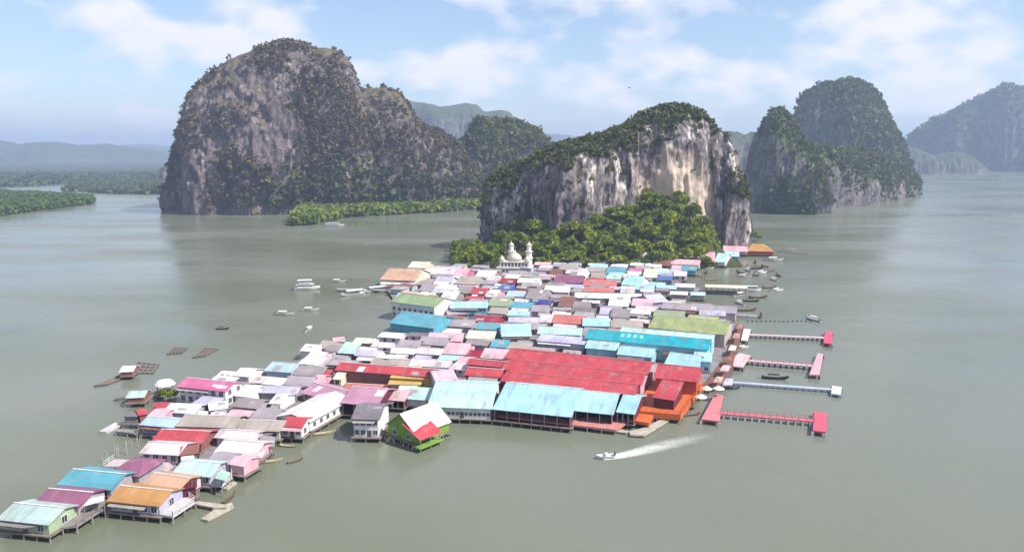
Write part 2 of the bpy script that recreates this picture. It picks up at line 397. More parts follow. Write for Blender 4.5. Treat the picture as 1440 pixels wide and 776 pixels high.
_, rocks['far'] = hill([(1250, 244), (1262, 225), (1270, 207), (1284, 191), (1300, 181), (1312, 173), (1330, 166), (1346, 158), (1362, 146), (1378, 140), (1396, 132), (1414, 122), (1424, 124), (1436, 132), (1450, 140), (1475, 160), (1500, 190), (1530, 240)],
    2950, 2650, 150, m_far, 240, 110, 20, 16, seed=8, Db=200, p=.7)
hill([(1225, 250), (1245, 225), (1262, 206), (1275, 207), (1292, 214), (1310, 222), (1330, 215), (1345, 214), (1360, 226), (1385, 236), (1400, 245)], 2450, 2500, 70, m_far, 160, 70, 10, 5, seed=9)
hill([(985, 240), (1005, 200), (1020, 186), (1034, 187), (1046, 191), (1060, 187), (1072, 194), (1085, 215), (1100, 240)], 1900, 1900, 80, m_far, 140, 70, 12, 6, seed=10)
hill([(520, 235), (545, 180), (565, 150), (580, 145), (600, 147), (618, 152), (636, 149), (655, 147), (670, 150), (680, 158), (698, 157), (716, 160), (726, 175), (745, 205), (770, 240)], 3000, 3000, 180, m_far, 180, 70, 20, 10, seed=11)
hill([(700, 224), (740, 196), (765, 189), (790, 190), (812, 193), (850, 200), (920, 222)], 6500, 6500, 300, m_far, 90, 40, 30, 12, seed=12)
hill([(-300, 214), (-180, 190), (-80, 196), (0, 198), (30, 204), (75, 200), (110, 205), (150, 203), (185, 209), (230, 214), (290, 219), (360, 228)], 4300, 5600, 380, m_far, 170, 60, 26, 12, seed=13, p=1, q=1)
hill([(60, 222), (130, 210), (200, 203), (250, 208), (300, 211), (400, 222)], 8000, 8000, 400, m_far, 90, 40, 30, 12, seed=14, p=1, q=1)
hill([(226, 262), (232, 244), (238, 235), (246, 232), (256, 238), (270, 256)], 1750, 1750, 60, m_green, 70, 40, 5, 3, seed=15)
# far low shores, wooded to the water
def wood_patch(poly, z, n, size, mat, seed, name='mangrove_wood', hump=.6):
    r = np.random.default_rng(seed); P = np.array([G(x, y, 0)[:2] for x, y in poly]); lo, hi = P.min(0), P.max(0)
    pts = []
    while len(pts) < n:
        q = lo + r.random((n * 2, 2)) * (hi - lo); ins = np.zeros(len(q), bool); j = len(P) - 1
        for i in range(len(P)):
            c = ((P[i, 1] > q[:, 1]) != (P[j, 1] > q[:, 1])) & (q[:, 0] < (P[j, 0] - P[i, 0]) * (q[:, 1] - P[i, 1]) / (P[j, 1] - P[i, 1] + 1e-9) + P[i, 0]); ins ^= c; j = i
        pts += list(q[ins])
    q = np.array(pts[:n]); rad = size * (.6 + .8 * r.random(n)); hh = z * (.75 + hump * (vnoise(np.c_[q / (size * 5), np.full(n, seed)]) - .3))
    L = 16; d = r.normal(size=(n, L, 3)); d /= np.linalg.norm(d, axis=2)[..., None]
    Q = np.c_[q, hh * .62][:, None, :] + d * np.stack([rad, rad, hh * .42], 1)[:, None, :]
    V, F = leafquads(Q.reshape(-1, 3), np.repeat(rad * .42, L), r)
    return stuff(link(name, npmesh(name, V, F, mat, False)))
m_mang = foliage('mangrove_leaves', (.07, .11, .022), (.12, .175, .035), (.20, .25, .06))
m_mfar = foliage('far_leaves', (.07, .085, .045), (.10, .12, .06), (.14, .15, .08))
gm = plain('mud_bank', (.10, .09, .06), .9, .4, .1)
def bank(poly, z=.5):
    mb = MB().prism([tuple(G(x, y, 0)[:2]) for x, y in poly], -1, z); struct(mb.build('river_bank', gm))
F1 = [(-160, 330), (0, 304), (60, 296), (100, 291), (133, 286), (128, 281), (95, 276), (0, 273), (-160, 276)]
F2 = [(93, 268), (150, 272), (205, 273), (245, 272), (270, 270), (250, 256), (140, 254), (110, 258)]
F3 = [(-200, 263), (0, 263), (60, 261), (120, 258), (140, 254), (260, 252), (300, 246), (-200, 246)]
F4 = [(414, 318), (440, 316), (480, 306), (540, 303), (600, 300), (640, 297), (690, 292), (690, 288), (600, 289), (480, 293), (430, 297), (416, 308)]
bank(F1); wood_patch(F1, 7, 5200, 5, m_mang, 21); bank(F2); wood_patch(F2, 5, 3600, 8, m_mfar, 22); bank(F3); wood_patch(F3, 5, 3000, 14, m_mfar, 23)
bank(F4); wood_patch(F4, 11, 4200, 4.5, m_mang, 24)
mb = MB(); 
far = [(-5000, 2300), (-330 - 600, 2300), (-820, 3300), (900, 3600), (900, 9500), (-7000, 9500), (-7000, 2600)]
struct(mb.prism(far, -1, 4).build('far_shore', foliage('far_shore_cover', (.045, .055, .03), (.06, .075, .04), (.085, .095, .055))))

m_scrub = foliage('scrub_leaves', (.065, .052, .036), (.115, .095, .062), (.18, .15, .105))
m_scrubg = foliage('scrub_green', (.045, .06, .014), (.10, .115, .03), (.18, .18, .055))
def c_big(P, nn): return np.clip(.25 + fbm(P.reshape(-1, 3) / 45 + 3, 3).reshape(P.shape[:2]) * 1.6 + .6 * nn[..., 2], .06, 1.3)
def c_top(P, nn):
    hz = P[..., 2]; x = P[..., 0]; n = fbm(P.reshape(-1, 3) / 22 + 9, 3).reshape(P.shape[:2])
    return np.clip(nn[..., 2] * 1.5 - .42 + n * .7, 0, 1) + np.clip((x - 138) / 18, 0, 1) * np.clip(n + .2, 0, 1) * (hz > 40) * 1.3 + .012 + np.clip((48 - x) / 40, 0, 1) * np.clip(.2 + n, 0, 1) * .8
def c_grn(P, nn): return np.clip(nn[..., 2] * 1.5 + nn[..., 0] * .5 + fbm(P.reshape(-1, 3) / 35 + 5, 3).reshape(P.shape[:2]) - .15, .01, 1)
def c_foot(P, nn): return np.clip((85 - P[..., 2]) / 60, 0, 1) * np.clip((P[..., 0] + 330) / 90, 0, 1) + .01
scrub(rocks['dome'], 10500, 2.5, m_scrub, c_big, '', seed=31)
scrub(rocks['dome'], 1500, 4.2, m_scrubg, c_foot, '', seed=32)
scrub(rocks['shoulder'], 5200, 2.6, m_scrub, c_big, '', seed=33)
scrub(rocks['shoulder'], 1800, 4.2, m_scrubg, c_foot, '', seed=34)
scrub(rocks['spur'], 5000, 3.4, m_scrubg, c_grn, '', seed=35)
scrub(rocks['island'], 6500, 1.7, m_scrubg, c_top, '', 16, seed=36)
scrub(rocks['peak'], 1700, 2.6, m_scrubg, c_grn, '', seed=37)
scrub(rocks['ridge'], 5200, 3.6, m_scrubg, c_grn, '', seed=38)
scrub(rocks['cone'], 4600, 4.2, m_scrubg, c_grn, '', seed=39)

def c_pk(P, nn): return np.clip((50 - P[..., 2]) / 30, 0, 1) * np.clip((P[..., 0] - 285) / 15, 0, 1) * np.clip((352 - P[..., 0]) / 15, 0, 1) + .0001
scrub(rocks['peak'], 1100, 3.4, m_scrubg, c_pk, '', seed=40)
scrub(rocks['far'], 3000, 8, m_scrubg, c_grn, '', seed=41)
# ================================================================== wood at the foot of the island cliff
TOPX = [630, 640, 660, 690, 705, 720, 760, 800, 840, 870, 900, 930, 950, 968, 985, 1000, 1012]
TOPY = [372, 358, 348, 338, 326, 314, 303, 292, 280, 274, 274, 276, 270, 288, 303, 318, 345]
def mound_z(x, Y):
    Yb = 452 if True else 0
    k = np.clip((Y - 438) / (512 - 438), 0, 1)
    px = 720 + FPX * x / 512; ty = np.interp(px, TOPX, TOPY)
    zt = np.maximum(CAMZ - (ty - HORZ) / FPX * 512 - 5.0, 0) * 1.0
    return zt * (k * k * (3 - 2 * k) * .35 + .65 * k ** 1.1)
gx, gy = np.meshgrid(np.linspace(-48, 150, 90), np.linspace(434, 530, 50), indexing='ij')
gz = mound_z(gx, gy) + 1.2 * (vnoise(np.c_[gx.ravel() / 9, gy.ravel() / 9, np.zeros(gx.size)]).reshape(gx.shape) - .5) - .3
idx = np.arange(gx.size).reshape(gx.shape)
Fm = np.stack([idx[:-1, :-1], idx[1:, :-1], idx[1:, 1:], idx[:-1, 1:]], -1).reshape(-1, 4)
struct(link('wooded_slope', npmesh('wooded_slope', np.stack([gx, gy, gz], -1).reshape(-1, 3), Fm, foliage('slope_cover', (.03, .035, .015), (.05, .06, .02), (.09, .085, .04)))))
m_leaf = foliage('tree_leaves', (.07, .11, .012), (.19, .245, .024), (.36, .39, .055))
def c_md(P, nn):
    n = fbm(P.reshape(-1, 3) / 14 + 2, 3).reshape(P.shape[:2]); px = 720 + FPX * P[..., 0] / P[..., 1]
    return np.clip(.35 + n, .02, 1) * ((px > 636) & (px < 1012) & ~((px > 695) & (px < 755) & (P[..., 1] < 468))) * (P[..., 1] > 439)
scrub(np.stack([gx, gy, gz + .8], -1), 2600, 1.5, m_leaf, c_md, '', 18, .36, seed=50, name='undergrowth')
m_bark = plain('bark', (.16, .13, .10), .9, .5, 1.0)
def crown_mesh(seed, w=4.6, h=5.2, blobs=17, per=46):
    r = np.random.default_rng(seed); c = r.normal(size=(blobs, 3)); c /= np.linalg.norm(c, axis=1)[:, None]
    c *= (.35 + .5 * r.random((blobs, 1))); c[:, 2] = c[:, 2] * .75; c = c * [w * .85, w * .85, h * .6] + [0, 0, h * .95]
    rb = 1.3 + 1.0 * r.random(blobs); d = r.normal(size=(blobs, per, 3)); d /= np.linalg.norm(d, axis=2)[..., None]
    d[..., 2] = np.abs(d[..., 2]) * .9 - .15
    Q = c[:, None] + d * rb[:, None, None] * (.75 + .35 * r.random((blobs, per, 1)))
    V, F = leafquads(Q.reshape(-1, 3), np.full(blobs * per, .52), r); return npmesh('crown', V, F, m_leaf, False)
def trunk_mesh(seed, h=4.5):
    r = random.Random(seed); mb = MB(); mb.lathe((0, 0, -1.5), [(.42, 0), (.3, 2), (.24, h), (.14, h + 2)], 7)
    for k in range(4):
        a = r.uniform(0, 6.28); mb.bar((0, 0, h * .55 + k * .5), (math.cos(a) * 2.6, math.sin(a) * 2.6, h + 1.2 + r.random()), .14, n=5)
    return mb.mesh('trunk', m_bark)
CM = [crown_mesh(100, 4.4, 5.0, 15), crown_mesh(101, 3.6, 6.8, 16), crown_mesh(102, 5.4, 4.6, 20), crown_mesh(103, 4.6, 5.6, 12, 40), crown_mesh(104, 3.2, 5.6, 11), crown_mesh(105, 5.0, 6.2, 22, 40)]; TM = [trunk_mesh(i) for i in range(3)]
def tree(x, y, z, s, i, label, group, squash=1.0):
    t = thing('tree', label, 'tree', (x, y, z), random.uniform(0, 6.28), group); t.scale = (s * random.uniform(.85, 1.2), s * random.uniform(.85, 1.2), s * squash * random.uniform(.8, 1.35))
    link('trunk', TM[i % 3], t); link('crown', random.choice(CM), t); return t
k = 0; placed = []
cand = [(random.uniform(-47, 142), random.uniform(440, 520)) for _ in range(5000)]
for x, y in cand:
    if len(placed) >= 250: break
    px = 720 + FPX * x / y
    if px < 636 or px > 1003: continue
    z = float(mound_z(np.array(x), np.array(y)))
    ppx, ppy = proj((x, y, z))
    if 697 < ppx < 752 and y < 470: continue            # the mosque stands clear
    if any((x - a) ** 2 + (y - b) ** 2 < 5.6 ** 2 for a, b in placed): continue
    placed.append((x, y)); k += 1
    edge = 1.0 if px > 700 else .85
    tree(x, y, z, edge * random.choice((.62, .75, .85, .95, 1.05, 1.2, 1.4)), k, 'broad green tree in the dense wood climbing the island cliff foot', 'trees of the wood below the island cliff')
for px, py, s in ((1052, 338, .8), (1060, 339, .95), (1066, 340, .7)):
    g = G(px, py, 0); k += 1
    tree(g[0], g[1], 1.2, s, k, 'small tree behind the orange pier hall right of the cliff', 'trees behind the orange pier hall')
# ================================================================== village
PAL = dict(red='e0525e', crim='b82c4a', pink='f27fb2', lpink='f0bfca', vpink='efdde2', white='f7f5f5', mauve='a8668a', lil='c6bac4', grey='b4a9ad', beige='cdc3b8',
           mint='c4ebe6', aqua='b4e4f0', blue='aee0f4', turq='14c4d8', teal='6cc4da', orange='e2a860', peach='f3c4a4', sal='f28c84', cream='f3ead2', olive='b6c584', lime='d2dc8c',
           green='aecb94', maroon='6a2436', brown='a06a62', navy='4450b4', royal='5484d2', mgrey='bcd6d2', lblue='bcd8ee', yellow='f2cc74', lav='c9c6e2', pgreen='b9cda4', lgreen='86b43a',
           orangew='d85c30', dgrey='8f8890', white2='ffffff', rose='e0a6c6', tin='c9c2c4')
BOARD_Z = 1.1
unit_win = {}
def win_meshes(tall):
    if tall in unit_win: return unit_win[tall]
    w, h = (1.1, 1.2) if tall == 0 else (1.0, 1.9)
    fr = MB()
    for sx in (-1, 1): fr.box((sx * w / 2, 0, 0), (.12, .12, h + .12))
    for sz in (-1, 1): fr.box((0, 0, sz * h / 2), (w - .12, .12, .12))
    fr.box((0, 0, 0), (.06, .09, h - .12))
    pn = MB().box((0, .005, 0), (w - .1, .05, h - .1))
    unit_win[tall] = (fr.mesh('window', wall_mat('e9e6e8')), pn.mesh('pane', glass()))
    return unit_win[tall]
DOOR = MB().box((0, 0, 0), (1.0, .1, 2.0)).mesh('door', plain('door_wood', (.12, .07, .06), .7, .4))
POST = MB().box((0, 0, -.5), (.2, .2, 1.0)).mesh('stilt', plain('stilt_concrete', (.30, .28, .26), .9, .5, 2.0))
def add_window(par, x, y, z, rz=0.0, tall=0, sc=1.0):
    a, b = win_meshes(tall); o = link('window', a, par, (x, y, z), rz, (sc,) * 3); link('pane', b, o)
def add_stilts(par, pts, z):
    for x, y in pts: link('stilt', POST, par, (x, y, z), 0, (1, 1, z + 1.2))

def frame(x0, y0, x1, y1, ze, snap=None):
    a, b = G(x0, y0, ze), G(x1, y1, ze)
    if snap is None and abs(x1 - x0) < 40 and abs((y1 - y0) / max(1, x1 - x0)) < .06: snap = -14
    if snap is not None:
        m = G((x0 + x1) / 2, (y0 + y1) / 2, ze); u = np.array([math.cos(R(snap)), math.sin(R(snap)), 0])
        def s_at(px):
            k = (px - 720) / FPX   # x = k*(y*cT-(z-70)*sT)
            return (k * (m[1] * cT - (ze - CAMZ) * sT) - m[0]) / (u[0] - k * u[1] * cT)
        a, b = m + u * s_at(x0), m + u * s_at(x1)
    u = (b - a); L = np.linalg.norm(u); u /= L; v = np.array([-u[1], u[0], 0]); m = (a + b) / 2
    return m, u, v, L
def depth_to(m, v, ze, tp, yr):
    lo, hi = .4, 90
    for _ in range(50):
        t = (lo + hi) / 2; p = m + v * t; y = proj((p[0], p[1], ze + t * tp))[1]
        if y > yr: lo = t
        else: hi = t
    return max(t, 1.0)

HOUSES = []
def house(x0, y0, x1, y1, yr, roof, wall, label, t='g', w=0, sw=0, s=0, f=1, ze=None, pitch=None, cat='house', name='house', rot=None, cap=None, dmax=30, grp=None, deck=1, dep_=None, open=0):
    ze = ze or (3.5 if f == 1 else 5.8)
    m, u, v, L = frame(x0, y0, x1, y1, ze, rot)
    pitch = pitch if pitch is not None else {'g': 17, 'h': 19, 's': 8, 'p': 22, 'f': 2}[t]
    tp = math.tan(R(pitch)); d = min(depth_to(m, v, ze, tp, yr), dmax)
    dep = dep_ or (2 * d if t in 'ghp' else d)           # full roof depth
    base = 1.3
    c = m + v * (dep / 2); ang = math.atan2(u[1], u[0])
    T = thing(name, label, cat, (c[0], c[1], 0), ang, grp)
    hr = d * tp; X, Y = L / 2, dep / 2; oh = .55 if L > 7 else .35
    rm = roof_mat(PAL[roof]); wm = wall_mat(PAL[wall])
    # roof (outer edge = traced eave)
    mb = MB(); th = .14
    if t == 'g':
        mb.slab([(-X, -Y, ze), (X, -Y, ze), (X, 0, ze + hr), (-X, 0, ze + hr)], th); mb.slab([(-X, .004, ze + hr), (X, .004, ze + hr), (X, Y, ze), (-X, Y, ze)], th)
    elif t == 'h':
        i = min(Y * .9, X * .6)
        mb.slab([(-X, -Y, ze), (X, -Y, ze), (X - i, 0, ze + hr), (-X + i, 0, ze + hr)], th); mb.slab([(-X + i, .004, ze + hr), (X - i, .004, ze + hr), (X, Y, ze), (-X, Y, ze)], th)
        mb.slab([(X + .002, -Y, ze), (X + .002, Y, ze), (X - i, 0, ze + hr)], th); mb.slab([(-X - .002, Y, ze), (-X - .002, -Y, ze), (-X + i, 0, ze + hr)], th)
    elif t == 'p':                                       # gable end towards the viewer, ridge running away
        hp = X * tp; 
        mb.slab([(-X, -Y, ze), (0, -Y, ze + hp), (0, Y, ze + hp), (-X, Y, ze)], th); mb.slab([(.004, -Y, ze + hp), (X, -Y, ze), (X, Y, ze), (.004, Y, ze + hp)], th)
    else:
        mb.slab([(-X, -Y, ze), (X, -Y, ze), (X, Y, ze + hr), (-X, Y, ze + hr)], th)
    ro = mb.build('roof', rm, T)
    if (cap if cap is not None else (t in 'g' and L > 9)):
        cb = MB().bar((-X - .02, 0, ze + hr + .05), (X + .02, 0, ze + hr + .05), .34, .1); cb.build('ridge_cap', roof_mat(PAL[roof]) if roof in ('white', 'vpink') else roof_mat(PAL['sal']) if cat == 'school' else plain('flashing', (.62, .56, .56), .6), ro)
    # walls
    wx, wy = X - oh, Y - oh
    zt = ze - th - .02 + (oh * tp if t != 'f' else 0)
    wb = MB()
    if t in 'gh':
        hw = (Y - wy) * 0
        if t == 'g':
            zr = ze + hr - th - .04
            vs = [(-wx, -wy, base), (wx, -wy, base), (wx, wy, base), (-wx, wy, base), (-wx, -wy, zt), (wx, -wy, zt), (wx, wy, zt), (-wx, wy, zt), (-wx, 0, zr), (wx, 0, zr)]
            wb.add(vs, ([] if open else [(0, 1, 5, 4)]) + [(1, 2, 6, 9, 5), (2, 3, 7, 6), (3, 0, 4, 8, 7), (0, 3, 2, 1), (4, 5, 9, 8), (7, 8, 9, 6)])
        else: wb.box((0, 0, (base + ze - th) / 2), (2 * wx, 2 * wy, ze - th - base))
    elif t == 'p':
        zr = ze + X * tp - th - .04
        vs = [(-wx, -wy, base), (wx, -wy, base), (wx, wy, base), (-wx, wy, base), (-wx, -wy, zt), (wx, -wy, zt), (wx, wy, zt), (-wx, wy, zt), (0, -wy, zr), (0, wy, zr)]
        wb.add(vs, [(0, 1, 5, 8, 4), (1, 2, 6, 5), (2, 3, 7, 9, 6), (3, 0, 4, 7), (0, 3, 2, 1), (4, 8, 9, 7), (8, 5, 6, 9)])
    else:
        zb = ze + hr - th - .02 - oh * tp; zf = ze - th - .02 + oh * tp
        vs = [(-wx, -wy, base), (wx, -wy, base), (wx, wy, base), (-wx, wy, base), (-wx, -wy, zf), (wx, -wy, zf), (wx, wy, zb), (-wx, wy, zb)]
        wb.add(vs, [(3, 2, 1, 0), (4, 5, 6, 7), (0, 1, 5, 4), (1, 2, 6, 5), (2, 3, 7, 6), (3, 0, 4, 7)])
    wb.build('wall', wm, T)
    if open:
        n_ = max(3, int(2 * wx / 3.2))
        for i in range(n_ + 1): link('post', POST, T, (-wx + 2 * wx * i / n_, -wy, zt), 0, (1, 1, zt - base))
    if deck:
        e = .7 if s else .25
        MB().box((0, 0, base - .15), (2 * wx + 2 * e, 2 * wy + 2 * e, .28)).build('floor', wood(), T)
    if s:
        e = .5; nx = max(2, min(9, int(2 * wx / 2.4) + 1)); ny = max(2, min(6, int(2 * wy / 2.6) + 1))
        pts = [(-wx - e + (2 * wx + 2 * e) * i / (nx - 1), -wy - e) for i in range(nx)]
        pts += [(wx + e, -wy - e + (2 * wy + 2 * e) * j / (ny - 1)) for j in range(1, ny)] + [(-wx - e, wy + e)]
        add_stilts(T, pts, base - .29)
    # openings
    for lev in range(f):
        zwin = base + 1.2 + lev * 2.35
        if w:
            for i in range(w):
                x = -wx + (2 * wx) * (i + .5) / w
                if lev == 0 and i == w // 2 and w > 2: link('door', DOOR, T, (x, -wy - .03, base + .85), 0, (1, 1, .84))
                else: add_window(T, x, -wy - .04, zwin, 0, 0, min(1.25, 2 * wx / w / 1.5))
        for i in range(sw):
            y = -wy + (2 * wy) * (i + .5) / sw; add_window(T, wx + .04, y, zwin, R(90), 0, min(1.25, 2 * wy / sw / 1.5))
    # patched sheets and lean-tos, different on every house
    if cat == 'house' and L > 3.5 and t in 'gs':
        pr = random.Random(int(x0 * 7 + y0 * 13 + x1)); PT = ('tin', 'grey', 'beige', 'brown', 'vpink', 'white', 'dgrey', 'lil')
        for k in range(0 if y0 > 600 else pr.choice((0, 0, 1, 1, 2))):
            pw, pd = pr.uniform(1.2, min(3.2, L * .4)), pr.uniform(.9, max(1.0, min(3.0, d * .7))); ax = pr.uniform(-X + pw / 2 + .1, X - pw / 2 - .1) if X > pw / 2 + .1 else 0
            span = d if t == 'g' else dep; a0 = pr.uniform(.05, max(.06, span - pd - .1)); sk = pr.uniform(-.15, .15)
            def zz_(q): return ze + q * tp + .045 + .004 * k
            MB().slab([(ax - pw / 2, -Y + a0, zz_(a0)), (ax + pw / 2, -Y + a0 + abs(sk), zz_(a0 + abs(sk))), (ax + pw / 2 + sk, -Y + a0 + pd, zz_(a0 + pd)), (ax - pw / 2 + sk, -Y + a0 + pd, zz_(a0 + pd))], .04).build('roof_patch', roof_mat(PAL[pr.choice(('tin', 'vpink', 'beige', 'lil', roof, roof))]), ro)
        if pr.random() < .5 and not w and not s:
            lw = pr.uniform(.35, .8) * L; ax = pr.uniform(-X + lw / 2, X - lw / 2); ld_ = pr.uniform(1.2, 2.6)
            MB().slab([(ax - lw / 2, -Y - ld_ + .3, ze - .75 - pr.uniform(0, .3)), (ax + lw / 2, -Y - ld_ + .3, ze - .75), (ax + lw / 2, -Y + .5, ze - .18), (ax - lw / 2, -Y + .5, ze - .18)], .08).build('awning', roof_mat(PAL[pr.choice(PT)]), T)
            for q in (-1, 1): link('post', POST, T, (ax + q * (lw / 2 - .15), -Y - ld_ + .5, ze - .98), 0, (.6, .6, ze - 2.3))
        if w and pr.random() < .7:
            MB().slab([(-wx, -wy - 1.1, ze - .75), (wx * pr.uniform(.2, 1), -wy - 1.1, ze - .75), (wx * pr.uniform(.3, 1), -wy + .02, ze - .3), (-wx, -wy + .02, ze - .3)], .06).build('awning', roof_mat(PAL[pr.choice(PT)]), T)
    HOUSES.append((T, L, dep)); return T, X, Y, ze, hr, base

